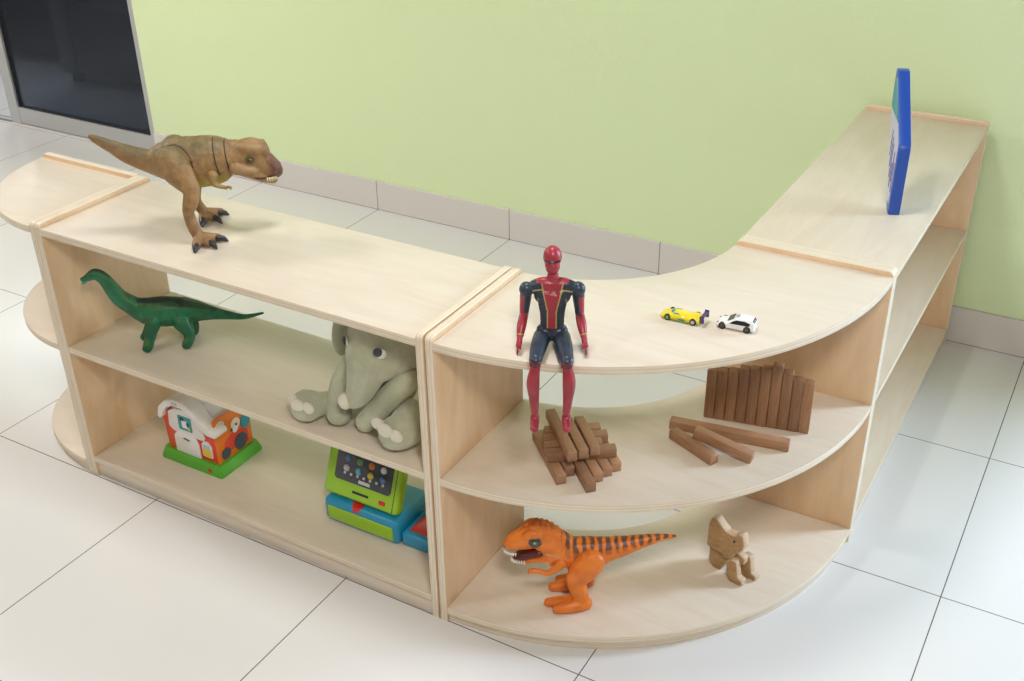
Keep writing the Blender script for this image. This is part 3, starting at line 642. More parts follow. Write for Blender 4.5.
# --- poseable action figure, plain hero-style suit
fx, c = frame('fig', 'action_figure', 'jointed action figure in red and navy suit sitting on the curved unit\'s top edge', 'action figure', 0.)
RED, NAVY, GOLD = (.36, .030, .048), (.028, .042, .066), (.50, .36, .10)
cxm = -.0078
def px_fig(p, n):
    x = p.x - cxm; ax = abs(x)
    if p.z > .128 and ax < .03: return RED
    if p.z < .010 and p.y < -.045: return mixc(RED, (.30, .02, .03), sstep(-.3, .4, fbm(p, 60)))
    if ax > (.0475 if p.z < .046 else .036) and p.z < .100:
        if p.z < .064: return RED
        return mixc(RED, NAVY, sstep(-.1, .1, (n.x * (1 if x > 0 else -1)) * -1 + .2))
    if ax > .036: return NAVY  # shoulders, outer thighs
    if p.z > .034 and n.y < .3:
        t = (p.z - .034) / .09
        half = .007 + .012 * max(0, t - .45) * 1.6
        if p.z > .040:
            if ax < half: 
                return RED
            if ax < half + .0022: return GOLD
            if abs(ax - (.030 - .13 * (p.z - .04) ** 1 * .6)) < .0012 and p.z < .10: return mixc(NAVY, GOLD, .5)
            if abs(p.z - .121 + ax * .25) < .0014 and ax > .013: return GOLD
    return mixc(NAVY, (.02, .03, .05), sstep(-.2, .4, fbm(p, 50)))
figm = vmat('painted_figure_plastic', .36, bump=.15, bscale=300, var=.08, dist=.001)
bm = bmesh.new()
def bc(k, *a, **kw): chain(bm, c[k], *a, **kw)
add_sphere(bm, (-.0083, .040, .1770), .0190, .90, 1.0, 1.14, 3); add_sphere(bm, (-.0080, .036, .1620), .0160, .88, 1.0, 1.08, 3)
add_sphere(bm, (-.0080, .0215, .168), .0030, .8, 1, 1.6)
chain(bm, [(-.0078, .041, .150, .0095), (-.0078, .042, .132, .0115)])
chain(bm, [(-.040, .041, .1150, .0140), (-.024, .040, .1200, .0160), (cxm, .040, .1195, .0155), (.010, .040, .1200, .0160), (.026, .041, .1160, .0140)], .85)
add_sphere(bm, (-.0225, .037, .101), .0195, 1.0, .78, .95, 3); add_sphere(bm, (.0070, .037, .102), .0195, 1.0, .78, .95, 3)
chain(bm, [(cxm, .038, .095, .024), (cxm, .036, .070, .0200), (cxm, .035, .052, .0188), (cxm, .033, .036, .019)], .80, sx=1.25)
chain(bm, [(-.0205, .033, .026, .0185), (.0045, .033, .026, .0185)], .95)
for s, T_, S_, F_ in ((-1, 'thigh_l', 'shin_l', 'foot_l'), (1, 'thigh_r', 'shin_r', 'foot_r')):
    t = c[T_]; chain(bm, [(t[0][0], .026, .0185, .0175), (t[1][0], -.012, .0195, .0160), (t[2][0], -.058, .0190, .0125)], 1., .98, sx=1.)
    s_ = c[S_]; chain(bm, [(t[2][0], -.060, .018, .0118), (s_[0][0], -.064, .004, .0098)] + s_[1:], 1.05)
    f_ = c[F_]; chain(bm, [f_[0][:2] + (f_[0][2], .0078), (f_[0][0], -.070, f_[0][2] - .006, .0078), (f_[1][0], -.088, f_[0][2] - .0105, .0068)], sx=1.15)
    add_sphere(bm, (f_[0][0], -.058, f_[0][2] - .006), .0072)
for s, A_, H_ in ((-1, 'arm_l', 'hand_l'), (1, 'arm_r', 'hand_r')):
    a = c[A_]; add_sphere(bm, a[0][:3], .0142, .95, .95, 1.05, 3)
    chain(bm, [a[0][:3] + (.0125,), a[1][:3] + (.0108,), a[2][:3] + (.0088,)]); chain(bm, [a[2][:3] + (.0088,), a[3][:3] + (.0094,), a[4][:3] + (.0062,)])
    h = Vector(c[H_][0][:3]); h2 = Vector(c[H_][1][:3]); h2.z = max(h2.z, .0165)
    w3 = Vector(a[4][:3])
    chain(bm, [(*w3, .006), (*h, .0058), (*h2, .0060)], .8)
    for k in range(4):      # four fingers, fanned and bent
        o_ = (k - 1.5) * .0036; L = (.0125, .015, .014, .011)[k]
        b0 = h2 + Vector((s * .0008, o_ * .9, -.003)); b1 = b0 + Vector((s * .0015, o_ * .25 - .001, -L * .5)); b2_ = b1 + Vector((-s * .0008, -.0015, -L * .5))
        if b2_.z < .0022: b2_.z = .0022
        if b1.z < .0025: b1.z = .0025
        chain(bm, [(*b0, .0023), (*b1, .0020), (*b2_, .0016)], step=.6)
    chain(bm, [(*(h + Vector((0, -.004, -.001))), .0025), (h.x - s * .002, h.y - .010, h.z - .005, .0021), (h.x - s * .003, h.y - .013, max(h.z - .011, .003), .0017)], step=.6)
for v in bm.verts:
    if v.co.z < .0006 and v.co.y > -.030: v.co.z = .0006
grow('body', bm, figm, fx, .00115, 3, .42, px_fig)
band = mat('gold_wrist_band', (.55, .38, .12), .35, .3); hinge = mat('dark_red_hinge', (.16, .015, .02), .4); pale = mat('pale_eye', (.80, .82, .80), .3)
for s, A_ in ((-1, 'arm_l'), (1, 'arm_r')):
    p = c[A_][4]; q_ = c[A_][3]; p0 = Vector(p[:3]); d = (Vector(q_[:3]) - p0).normalized()
    u_ = d.orthogonal().normalized(); v_ = d.cross(u_)
    tube('wrist_band', [tuple(p0 + d * .003 + (u_ * cos(a) + v_ * sin(a)) * .0064) for a in [2 * pi * k / 20 for k in range(20)]], .0011, band, fx, True)
tube('visor', [(cxm + .0168 * sin(t_), .0405 - .0192 * cos(t_), .1745) for t_ in [radians(-52 + 104 * k / 16) for k in range(17)]], .0019, mat('dark_visor', (.02, .022, .03), .15, coat=.5), fx)
for k in ('thigh_l', 'thigh_r'):
    p = c[k][2]; b2 = bmesh.new(); cone(b2, (p[0] - .0095, -.0665, .0150), (p[0] + .0095, -.0665, .0150), .0062, .0062, 20); bm_obj('knee_hinge', b2, hinge, fx, True)

# --- wooden animal cut from thick boards
wx = thing('wooden_animal', 'small layered wooden animal toy with tall rounded head, bottom tier of curved unit', 'wooden toy', (-.43, -1.398, ZC + .0006), radians(-12))
oak = wood('toy_oak', (.50, .31, .14), (.34, .19, .075), .5, (14, 14, 40), contrast=(.35, .65)); oak_end = wood('toy_oak_end', (.62, .47, .32), (.50, .35, .20), .6, (60, 60, 60))
def cut(name, pts, t, y, m=oak, r=.009, e=oak_end, bevel=.0022):
    o = bm_obj(name, slab_bm(round_poly(pts, r, 4), t, 'xz', bevel, 1), [m, e], wx, loc=(0, y, 0)); smooth_by_angle(o.data, 40); return o
cut('head', [(-.0500, .1240), (-.0430, .1470), (-.0300, .1500), (-.0190, .1400), (-.0038, .1268), (.0169, .1256), (.0269, .1364), (.0371, .1367), (.0432, .1135), (.0401, .0974), (.0218, .0768), (.0156, .0629), (-.0025, .0548), (-.0098, .0650), (-.050, .0644)], .021, -.0105)
cut('haunch', [(-.050, .066), (-.008, .0780), (-.004, .030), (-.018, .0), (-.038, .0), (-.050, .018)], .034, .004, r=.007)
cut('body', [(-.045, .070), (.020, .072), (.040, .064), (.040, .044), (.0, .040), (-.045, .040)], .016, .0055)
for y, dx in ((-.012, -.002), (.022, .012)):
    cut('leg', [(.006 + dx, .050), (.016 + dx, .061), (.032 + dx, .060), (.0385 + dx, .018), (.050 + dx, .015), (.051 + dx, .0), (.018 + dx, .0), (.008 + dx, .018)], .017, y, r=.005)
for y in (-.0110, .0110):
    bm = bmesh.new(); cone(bm, (.0181, y, .1128), (.0181, y * 1.06, .1128), .0030, .0030, 14); bm_obj('eye', bm, mat('burnt_dot', (.04, .02, .01), .6), wx, True)

# --- plain wooden planks
plank = wood('walnut_plank', (.37, .19, .095), (.24, .12, .055), .5, (30, 30, 4), contrast=(.3, .7), rnd=.22)
plank_x = wood('walnut_plank_lying', (.40, .22, .12), (.28, .145, .07), .5, (4, 30, 30), contrast=(.3, .7), rnd=.22)
bsrc = {}
def block(label, group, pos, dims, rot=(0, 0, 0), m=None):
    """pos is the middle of the plank's underside"""
    bm = bmesh.new(); lx, ly, lz = dims
    add_box(bm, (-lx / 2, -ly / 2, 0), (lx / 2, ly / 2, lz), .0016, 0, 2)
    o = bm_obj('wooden_plank', bm, m or plank_x, None, loc=pos, rot=rot); smooth_by_angle(o.data, 50)
    return tag(o, label, 'wooden block', group)
G1, G2 = 'wooden planks piled crosswise under the action figure', 'wooden planks standing in a row'
h = .0218; z0 = ZM + .0003
d1 = Vector((.715, -.70)).normalized(); n1 = Vector((.70, .715)).normalized(); a1 = math.atan2(d1.y, d1.x)
names1 = ['leftmost', 'second from left', 'third from left', 'third from right', 'second from right', 'rightmost']
for k, (p, e, L) in enumerate([(-1.694, .684, .168), (-1.6695, .6637, .150), (-1.6455, .7255, .165), (-1.6212, .6986, .150), (-1.5975, .687, .150), (-1.5738, .6757, .150)]):
    q = d1 * (e - L / 2) + n1 * p
    block('wooden plank in the bottom layer of the crosswise pile, ' + names1[k] + ' front end', G1, (q.x, q.y, z0), (L, .0215, h), (0, 0, a1))
d2 = Vector((.804, .594)).normalized(); n2 = Vector((-.594, .804)).normalized(); a2 = math.atan2(d2.y, d2.x)
for k, (p, s0, s1) in enumerate([(-.8885, -1.586, -1.443), (-.8625, -1.586, -1.4675), (-.836, -1.586, -1.451), (-.808, -1.578, -1.461)]):
    q = d2 * ((s0 + s1) / 2) + n2 * p
    block('crosswise wooden plank in the pile\'s middle layer, ' + ['nearest the front', 'second from the front', 'second from the back', 'at the back'][k], G1, (q.x, q.y, z0 + h + .0002), (s1 - s0, .0215, h), (0, 0, a2))
for k, (fx_, fy_, nx_, ny_) in enumerate([(-.799, -1.5455, -.685, -1.6635), (-.752, -1.558, -.6695, -1.6445), (-.7345, -1.5405, -.654, -1.624)]):
    dd = Vector((nx_ - fx_, ny_ - fy_)); L = dd.length
    block('wooden plank on top of the crosswise pile, ' + ['the longest, on the left', 'the middle one', 'on the right'][k], G1, ((fx_ + nx_) / 2, (fy_ + ny_) / 2, z0 + 2 * h + .0004), (L, .0202, h), (0, 0, math.atan2(dd.y, dd.x)))
ds = Vector((.22, .045)).normalized(); ns = Vector((-ds.y, ds.x))
ords = ['first', 'second', 'third', 'fourth', 'fifth', 'sixth', 'seventh', 'eighth', 'ninth', 'last']
hts = [.1195, .1225, .125, .134, .137, .143, .153, .140, .127, .124]
for k in range(10):
    q = Vector((-.539, -1.325)) + ds * (.0224 * (k + .5)) + ns * .011
    block('%s upright wooden plank from the left in the standing row%s' % (ords[k], ', the tallest' if k == 6 else ''), G2, (q.x, q.y, z0), (.0216, .0215, hts[k]), (0, 0, math.atan2(ds.y, ds.x)), plank)
a = Vector((-.586, -1.404)); b = Vector((-.336, -1.365)); dd = b - a; nn = Vector((-dd.y, dd.x)).normalized(); m_ = (a + b) / 2 + nn * .011
block('longest lying wooden plank, in front of the upright row', 'loose wooden planks lying on the shelf', (m_.x, m_.y, z0), (dd.length, .0215, h), (0, 0, math.atan2(dd.y, dd.x)))
a = Vector((-.5680, -1.4260)); b = Vector((-.4545, -1.4775)); dd = b - a; m_ = (a + b) / 2
block('short lying wooden plank nearest the shelf rim, under the leaning one', 'loose wooden planks lying on the shelf', (m_.x, m_.y, z0), (dd.length, .0215, h), (0, 0, math.atan2(dd.y, dd.x)))
a = Vector((-.5200, -1.4330)); b = Vector((-.3900, -1.4330)); dd = b - a; m_ = (a + b) / 2
block('short wooden plank leaning with one end on another lying plank', 'loose wooden planks lying on the shelf', (m_.x, m_.y, z0 + .0125), (dd.length, .0215, h), (0, math.atan2(.0235, dd.length), math.atan2(dd.y, dd.x)))

# --- die-cast cars
tyre = mat('black_tyre', (.02, .02, .02), .6); rim_g = mat('dark_rim', (.10, .10, .10), .3, .6); silver = mat('silver_rim', (.6, .6, .62), .25, .8)
def car_shell(name, m, parent, st, voxel=.0006, paint=None):
    """st: stations along x: (x, half width low, half width top, z bottom, z belt, z top)"""
    bm = bmesh.new(); rings = []
    for x, wl, wt, zb, zm, zt in st:
        pr = [(-wl * .92, zb), (-wl, (zb + zm) / 2), (-wl * .98, zm), (-wt, zt - .0006), (-wt * .55, zt), (0, zt + .0003), (wt * .55, zt), (wt, zt - .0006), (wl * .98, zm), (wl, (zb + zm) / 2), (wl * .92, zb)]
        rings.append([bm.verts.new((x, y, z)) for y, z in pr])
    for a_, b_ in zip(rings, rings[1:]):
        for i in range(len(a_)):
            j = (i + 1) % len(a_); bm.faces.new((a_[i], a_[j], b_[j], b_[i]))
    bm.faces.new(rings[0]); bm.faces.new(rings[-1]); bmesh.ops.recalc_face_normals(bm, faces=bm.faces)
    bmesh.ops.subdivide_edges(bm, edges=bm.edges, cuts=2, smooth=.6, use_grid_fill=True)
    return bm_obj(name, bm, m, parent, True)
def wheel(parent, x, y, r, w, rim):
    bm = bmesh.new(); cone(bm, (x, y - w / 2, r), (x, y + w / 2, r), r, r, 28)
    bmesh.ops.bevel(bm, geom=[e for e in bm.edges if e.calc_face_angle(0) > 1], offset=.0008, segments=2, affect='EDGES')
    o = bm_obj('wheel', bm, tyre, parent, True)
    s = 1 if y > 0 else -1; b2 = bmesh.new(); cone(b2, (x, y + s * w * .3, r), (x, y + s * (w / 2 + .0004), r), r * .58, r * .52, 20)
    for k in range(5):
        a = 2 * pi * k / 5; M = Matrix.Translation((x, y + s * (w / 2 + .0004), r)) @ Matrix.Rotation(a, 4, 'Y')
        add_box(b2, (-.0004, -.0004, 0), (.0004, .0004, r * .6), 0, 0, 1, M)
    bm_obj('rim', b2, rim, o)
def face_patch(name, pts, m, parent, th=.0005):
    """thin raised inlay from a 3-D quad or polygon"""
    bm = bmesh.new(); v = [bm.verts.new(p) for p in pts]; f = bm.faces.new(v); bm.normal_update()
    n = f.normal.copy(); r = bmesh.ops.extrude_face_region(bm, geom=[f]); 
    for e in r['geom']:
        if isinstance(e, bmesh.types.BMVert): e.co += n * th
    bmesh.ops.recalc_face_normals(bm, faces=bm.faces)
    return bm_obj(name, bm, m, parent)
yel = mat('yellow_enamel', (.86, .66, .02), .22, coat=.5); whi = mat('white_enamel', (.86, .86, .85), .22, coat=.5); blk = mat('black_window', (.015, .017, .02), .12); lime = mat('lime_chassis', (.22, .38, .03), .4); teal = mat('teal_decal', (.02, .28, .30), .35); violet = mat('violet_wing', (.07, .05, .16), .3); grey_ = mat('grey_mark', (.34, .36, .48), .4); lamp_m = mat('grey_lamp', (.18, .2, .2), .2)
cy_ = thing('toy_race_car', 'yellow toy race car with rear wing, left of the white toy car', 'toy car', (-.5440, -1.4790, ZT + .0002), radians(180 + 2.5), 'die-cast toy cars')
st = [(-.0385, .0130, .0100, .0062, .0105, .0118), (-.030, .0165, .0120, .0040, .0120, .0150), (-.018, .0165, .0110, .0035, .0115, .0142), (-.006, .0150, .0085, .0030, .0100, .0140), (.004, .0150, .0078, .0030, .0100, .0165), (.013, .0155, .0070, .0030, .0100, .0168), (.020, .0165, .0085, .0030, .0105, .0138), (.030, .0170, .0120, .0032, .0098, .0108), (.038, .0150, .0105, .0035, .0070, .0078), (.0430, .0090, .0070, .0040, .0058, .0062)]
car_shell('body', yel, cy_, st)
box('chassis', (-.036, -.0168, .0022), (.036, .0168, .0052), lime, cy_, .001)
for x in (-.0255, .0262):
    for y in (-.0150, .0150): wheel(cy_, x, y, .0070 if x < 0 else .0064, .0056, silver if x < 0 else lime)
wing = box('rear_wing', (-.0460, -.0155, .0185), (-.0385, .0155, .0200), violet, cy_, .0005)
for y in (-.0158, .0144): box('end_plate', (-.0470, y, .0080), (-.0380, y + .0014, .0230), violet, wing, .0005)
box('wing_strut', (-.0420, -.004, .011), (-.0390, .004, .0188), violet, wing, .0004)
for s in (-1, 1):
    bm = bmesh.new(); add_sphere(bm, (.0100, s * .0098, .0140), .0042, 1.9, .42, .55, 2); bm_obj('side_window', bm, teal, cy_, True)
    face_patch('decal', [(.006, s * .0160, .0050), (-.010, s * .0160, .0048), (-.008, s * .0163, .0085), (.004, s * .0163, .0075)][::s], teal, cy_)
bm = bmesh.new(); add_sphere(bm, (.0185, 0, .0140), .0055, 1.0, 1.15, .5, 2); bm_obj('windscreen', bm, teal, cy_, True)
cw = thing('toy_hatchback', 'white toy hatchback car with black windows on the curved unit\'s top', 'toy car', (-.4420, -1.4610, ZT + .0002), radians(180 + 6), 'die-cast toy cars')
st = [(-.0360, .0135, .0120, .0050, .0120, .0150), (-.0345, .0150, .0120, .0040, .0150, .0215), (-.028, .0158, .0115, .0035, .0150, .0248), (-.014, .0160, .0115, .0032, .0150, .0258), (-.001, .0160, .0115, .0032, .0148, .0252), (.008, .0160, .0118, .0032, .0145, .0205), (.0145, .0160, .0130, .0032, .0138, .0165), (.026, .0158, .0125, .0034, .0125, .0145), (.033, .0148, .0110, .0036, .0100, .0120), (.0365, .0110, .0085, .0042, .0080, .0088)]
car_shell('body', whi, cw, st)
box('underbody', (-.034, -.0145, .0024), (.034, .0145, .0045), tyre, cw, .0008)
for x in (-.0232, .0240):
    for y in (-.0142, .0142): wheel(cw, x, y, .0072, .0052, rim_g)
for s in (-1, 1):
    face_patch('side_window', [(.0110, s * .0160, .0150), (-.0270, s * .0160, .0152), (-.0290, s * .0148, .0200), (-.018, s * .0136, .0230), (-.002, s * .0138, .0226), (.0050, s * .0147, .0195)][::s], blk, cw, .0012)
    bm = bmesh.new(); add_sphere(bm, (.0335, s * .0105, .0112), .0026, .8, .9, .6, 2); bm_obj('headlight', bm, lamp_m, cw, True)
face_patch('windscreen', [(.0150, -.0112, .0170), (.0150, .0112, .0170), (.0040, .0098, .0238), (.0040, -.0098, .0238)], mat('smoked_windscreen', (.06, .07, .045), .12), cw, .0012)
face_patch('rear_window', [(-.0350, .0100, .0190), (-.0350, -.0100, .0190), (-.0318, -.0095, .0238), (-.0318, .0095, .0238)], blk, cw, .0010)
for x0, x1, y0, y1 in ((-.002, .0010, -.0055, .0055), (-.0075, -.0045, -.0055, .0055), (-.002, -.0045, -.0055, -.0030), (-.002, -.0045, .0030, .0055)):
    pass
o_ = face_patch('roof_mark', [(.0010, -.0050, .0256), (.0010, .0050, .0256), (-.0060, .0050, .0262), (-.0060, -.0050, .0262)], grey_, cw, .0006)

# --- blue board toy standing on edge on the right-hand unit
dirv = Vector((-.345, .939)); angc = math.atan2(dirv.y, dirv.x)
ct = thing('blue_board_toy', 'blue thick-edged toy board standing on edge on the right-hand unit\'s top', 'toy', (-.2965, -.7800, ZT + .0002), angc)
blue = mat('cobalt_foam', (.020, .085, .44), .38, bump=.1); facew = vmat('printed_face', .4, bump=0, var=.02)
hexo = round_poly([(.004, 0), (.035, 0), (.118, .095), (.195, .215), (.202, .290), (.170, .290), (0, .166)], [.004, .02, .03, .03, .012, .012, .03], 6)
o = board('frame', hexo, .026, 'xz', (0, -.0, 0), [blue, blue], ct, .002)
cxh, czh = .100, .160
inner = [(cxh + (x - cxh) * .86, czh + (z - czh) * .86) for x, z in hexo]
pm = mat('pale_print', (.58, .60, .78), .4); o2 = bm_obj('printed_face', slab_bm(inner, .0012, 'xz', 0), [pm, pm], ct, loc=(0, .0258, 0)); o2['label'] = 'pale printed face'
up_ = [(x, z) for x, z in inner if z > .205]; up_ += [(.175, .203), (.062, .203)]
up_ = sorted(up_, key=lambda q: math.atan2(q[1] - .235, q[0] - .14))
tp = mat('teal_print', (.03, .30, .36), .4); bm_obj('teal_panel', slab_bm(up_, .0008, 'xz', 0), [tp, tp], o2, loc=(0, .0013, 0))
lp = mat('purple_line', (.13, .07, .35), .5)
for k, (xx, za, zb) in enumerate(((.02, .05, .12), (.034, .07, .14), (.048, .05, .11), (.064, .07, .15), (.080, .09, .16), (.10, .11, .17))):
    bm = bmesh.new(); add_box(bm, (xx, .0013, za), (xx + .004, .0021, zb)); bm_obj('printed_line', bm, lp, o2)
bm = bmesh.new(); add_box(bm, (.009, .003, -.0001), (.045, .023, .004), .001); bm_obj('rubber_foot', bm, mat('dark_foot', (.04, .03, .04), .6), ct)

def under(o, par):
    o.location = -par.location
    return o
# --- play barn
bx_, by_ = -1.752, -1.6205
bt = thing('toy_barn', 'red and white toy barn on a green base on the long unit\'s bottom tier', 'toy barn', (bx_, by_, ZA + .0002))
gre = mat('green_plastic', (.085, .42, .02), .32, coat=.3); redp = mat('red_plastic', (.74, .045, .018), .34, coat=.3); whp = mat('white_plastic', (.80, .78, .74), .4); orp = mat('orange_print', (.78, .19, .015), .4); yep = mat('yellow_print', (.78, .58, .03), .4); drk = mat('charcoal_print', (.06, .075, .10), .5); tlp = mat('teal_picture', (.03, .30, .34), .4); bkp = mat('black_print', (.02, .02, .02), .4); crm = mat('cream_print', (.82, .66, .50), .5)
bm = bmesh.new()
lo_ = round_poly(rect(-.1040, -.0780, .1040, .0780), .008, 4); hi_ = round_poly(rect(-.0965, -.0705, .0965, .0705), .008, 4)
v0 = [bm.verts.new((x, y, 0)) for x, y in lo_]; v1 = [bm.verts.new((x, y, .006)) for x, y in lo_]; v2 = [bm.verts.new((x, y, .030)) for x, y in hi_]
for a_, b_ in ((v0, v1), (v1, v2)):
    for i in range(len(a_)): bm.faces.new((a_[i], a_[(i + 1) % len(a_)], b_[(i + 1) % len(a_)], b_[i]))
bm.faces.new(v0[::-1]); bm.faces.new(v2); bmesh.ops.recalc_face_normals(bm, faces=bm.faces)
base = bm_obj('base', bm, gre, bt); smooth_by_angle(base.data, 40)
o = box('button', (.058, -.0795, .008), (.070, -.0745, .016), redp, base, .0015)
# gabled walls: front outline bulges like the wavy roof above it
HX = .082; HY = .062
prof = [(-HX, .022), (HX, .022), (HX * 1.02, .110), (.060, .128), (.030, .168), (.0, .181), (-.030, .175), (-.062, .150), (-HX * 1.08, .125)]
walls = bm_obj('walls', slab_bm(round_poly(prof, [0, 0, .01, .02, .02, .02, .02, .02, .01], 4), 2 * HY, 'xz', .002), [redp, redp], bt, loc=(0, -HY, 0)); smooth_by_angle(walls.data, 40)
side = board('side_wall', round_poly([(-HY, .028), (HY, .028), (HY, .118), (HY - .030, .158), (-HY, .158)], [0, 0, .01, .012, .004], 5), .006, 'yz', (HX, 0, 0), [orp, orp], bt, .0015); side['label'] = 'orange picture wall'
# wavy white roof slab
top_ = [(-.090, .130), (-.080, .162), (-.056, .186), (-.026, .197), (.008, .196), (.036, .182), (.058, .156), (.078, .142), (.108, .140)]
und = [(.108, .122), (.074, .122), (.050, .136), (.028, .163), (.0, .178), (-.030, .177), (-.056, .165), (-.070, .146), (-.078, .126)]
rf = bm_obj('roof', slab_bm(round_poly(top_ + und,  .008, 3), .040, 'xz', .003), [whp, whp], bt, loc=(0, -.078, 0)); smooth_by_angle(rf.data, 50)
rf2 = bm_obj('rear_roof', slab_bm(round_poly([(x, z) for x, z in top_ if x < .06] + [(.080, .142), (.080, .128)] + [(x, z) for x, z in und if x < .07], .006, 3), .095, 'xz', .002), [whp, whp], bt, loc=(0, -.037, 0)); smooth_by_angle(rf2.data, 50)
bm = bmesh.new(); add_box(bm, (-.030, -.0795, .181), (-.012, -.0775, .190), .0008); under(bm_obj('roof_badge', bm, mat('pale_green_badge', (.45, .6, .5), .4), rf), rf)
FY = -HY - .0005
gp_ = bm_obj('gable_panel', slab_bm(round_poly([(-.068, .100), (-.052, .090), (.048, .088), (.054, .104), (.030, .145), (.0, .164), (-.035, .163), (-.064, .146)], .012, 5), .003, 'xz', .001), [whp, whp], bt, loc=(0, FY - .0025, 0)); smooth_by_angle(gp_.data, 40)
wn = bm_obj('window_picture', slab_bm(round_poly([(-.030, .104), (.014, .104), (.014, .146), (-.030, .146)], .003, 3), .0012, 'xz', 0), [tlp, tlp], bt, loc=(0, FY - .0042, 0))
for x0, z0_, x1, z1, m_ in ((-.018, .112, .0, .134, whp), (-.022, .132, -.010, .142, bkp), (-.002, .120, .006, .130, bkp), (.001, .108, .008, .116, yep)):
    bm = bmesh.new(); add_box(bm, (x0, FY - .0052, z0_), (x1, FY - .0040, z1), .0004); under(bm_obj('picture_patch', bm, m_, wn), wn)
dd_ = bm_obj('door', slab_bm(round_poly([(-.055, .022), (.028, .022), (.028, .072), (.016, .094), (-.040, .094), (-.055, .078)], [0, 0, .02, .02, .02, .02], 5), .004, 'xz', .0012), [whp, whp], bt, loc=(0, FY - .0035, 0)); smooth_by_angle(dd_.data, 40)
M = Matrix.Translation((-.012, FY - .0048, .076)) @ Matrix.Rotation(radians(8), 4, 'Y')
bm = bmesh.new(); add_box(bm, (-.010, 0, -.002), (.010, .0015, .002), .0005, 0, 2, M); under(bm_obj('slot', bm, bkp, dd_), dd_)
wf = bm_obj('small_window', slab_bm(round_poly([(.037, .042), (.070, .042), (.070, .078), (.060, .090), (.046, .090), (.037, .078)], .004, 4), .003, 'xz', .0008), [whp, whp], bt, loc=(0, FY - .0025, 0))
bm = bmesh.new(); add_box(bm, (.040, FY - .0042, .046), (.067, FY - .0026, .066), .0005); under(bm_obj('yellow_shutter', bm, yep, wf), wf)
bm = bmesh.new(); add_box(bm, (.043, FY - .0042, .068), (.064, FY - .0026, .080), .0005); under(bm_obj('window_pane', bm, mat('pale_blue_pane', (.5, .62, .7), .3), wf), wf)
# picture on the orange side wall: a red tractor, round pale animal-like blobs
SX = HX + .006
def disc(name, y, z, ry, rz, m, par, lift=.0):
    bm = bmesh.new(); n = 28
    pts = [(y + ry * cos(2 * pi * k / n), z + rz * sin(2 * pi * k / n)) for k in range(n)]
    return bm_obj(name, slab_bm(pts, .0012, 'yz', 0), [m, m], par, loc=(.0058 + lift, 0, 0))
tb = bm_obj('tractor_picture', slab_bm(round_poly([(-.040, .052), (.046, .040), (.046, .085), (.0, .096), (-.034, .082)], .006, 4), .0012, 'yz', 0), [redp, redp], side, loc=(.0058, 0, 0))
disc('picture_wheel', .018, .056, .022, .023, drk, side, .0012); disc('picture_wheel', -.036, .050, .016, .016, drk, side, .0012)
disc('picture_wheel_teal', .043, .104, .016, .022, tlp, side, .0010)
disc('picture_patch', .008, .114, .016, .017, crm, side, .0012); disc('picture_patch', .004, .100, .009, .009, whp, side, .0020); disc('picture_dot', .010, .112, .003, .0035, bkp, side, .0022); disc('picture_dot', -.008, .104, .003, .004, bkp, side, .0022)
disc('picture_patch', -.044, .136, .016, .013, crm, side, .0008); disc('picture_dot', -.042, .138, .003, .0035, bkp, side, .0018)

# --- play cash register
rt_ = thing('toy_cash_register', 'lime green and blue toy cash register on the long unit\'s bottom tier', 'toy cash register', (-1.2185, -1.6255, ZA + .0002))
lim = mat('lime_plastic', (.30, .56, .015), .32, coat=.3); blu = mat('blue_plastic', (.010, .28, .50), .32, coat=.3); scr = mat('black_screen', (.018, .022, .032), .15, coat=.5); rdp = mat('red_button', (.62, .02, .02), .3, coat=.3)
box('base', (-.106, -.069, 0), (.106, .075, .066), blu, rt_, .012, 4)
dw = box('drawer_front', (-.094, -.0715, .010), (.092, -.066, .048), lim, rt_, .006, 3); dw['label'] = 'lime green drawer front'
bm = bmesh.new(); cone(bm, (-.012, -.056, .056), (-.012, -.056, .0690), .016, .014, 28); bm_obj('round_button', bm, rdp, rt_)
# tilted monitor
mon = box('monitor', (-.114, -.016, 0), (.098, .016, .150), lim, rt_, .012, 4, loc=(0, -.046, .0695), rot=(radians(-22), 0, 0))
mon['label'] = 'lime green tilted monitor housing'
board('screen', round_poly(rect(-.085, .043, .074, .143), .009, 4), .003, 'xz', (0, -.0176, 0), [scr, scr], mon, .0006)
ic = [mat('icon_' + n, c_, .3) for n, c_ in (('white', (.6, .62, .66)), ('orange', (.55, .20, .05)), ('green', (.12, .30, .12)), ('blue', (.08, .20, .42)), ('yellow', (.60, .50, .04)), ('cyan', (.15, .45, .60)))]
k = 0
for row, zz in enumerate((.123, .098, .075)):
    for col in range(4):
        x = -.054 + col * .034; bm = bmesh.new()
        cone(bm, (x, -.0172, zz), (x, -.0190, zz), .0085, .0080, 16)
        o = bm_obj('icon', bm, ic[(k * 5 + row) % 6], mon, True); k += 1
for col in range(7):
    bm = bmesh.new(); add_box(bm, (-.060 + col * .018, -.0184, .060), (-.054 + col * .018, -.0172, .066), .0004); bm_obj('key_mark', bm, ic[0], mon)
bm = bmesh.new(); add_box(bm, (-.016, -.0186, .048), (.016, -.0172, .056), .0006); bm_obj('key_bar', bm, ic[0], mon)
bm = bmesh.new(); add_box(bm, (-.030, -.0168, .020), (.016, -.0150, .026), .0006); bm_obj('card_slot', bm, scr, mon)
bm = bmesh.new(); add_box(bm, (.046, -.0185, .016), (.064, -.0150, .026), .002, 0, 3); bm_obj('red_button', bm, rdp, mon)
bm = bmesh.new(); add_box(bm, (.0835, -.0166, .006), (.0850, -.0150, .148), .0002); bm_obj('seam', bm, scr, mon)
box('scanner_tray', (.1075, -.060, 0), (.198, .035, .038), blu, rt_, .008, 3)
box('red_pad', (.122, -.045, .0375), (.185, .020, .0405), rdp, rt_, .004, 2)
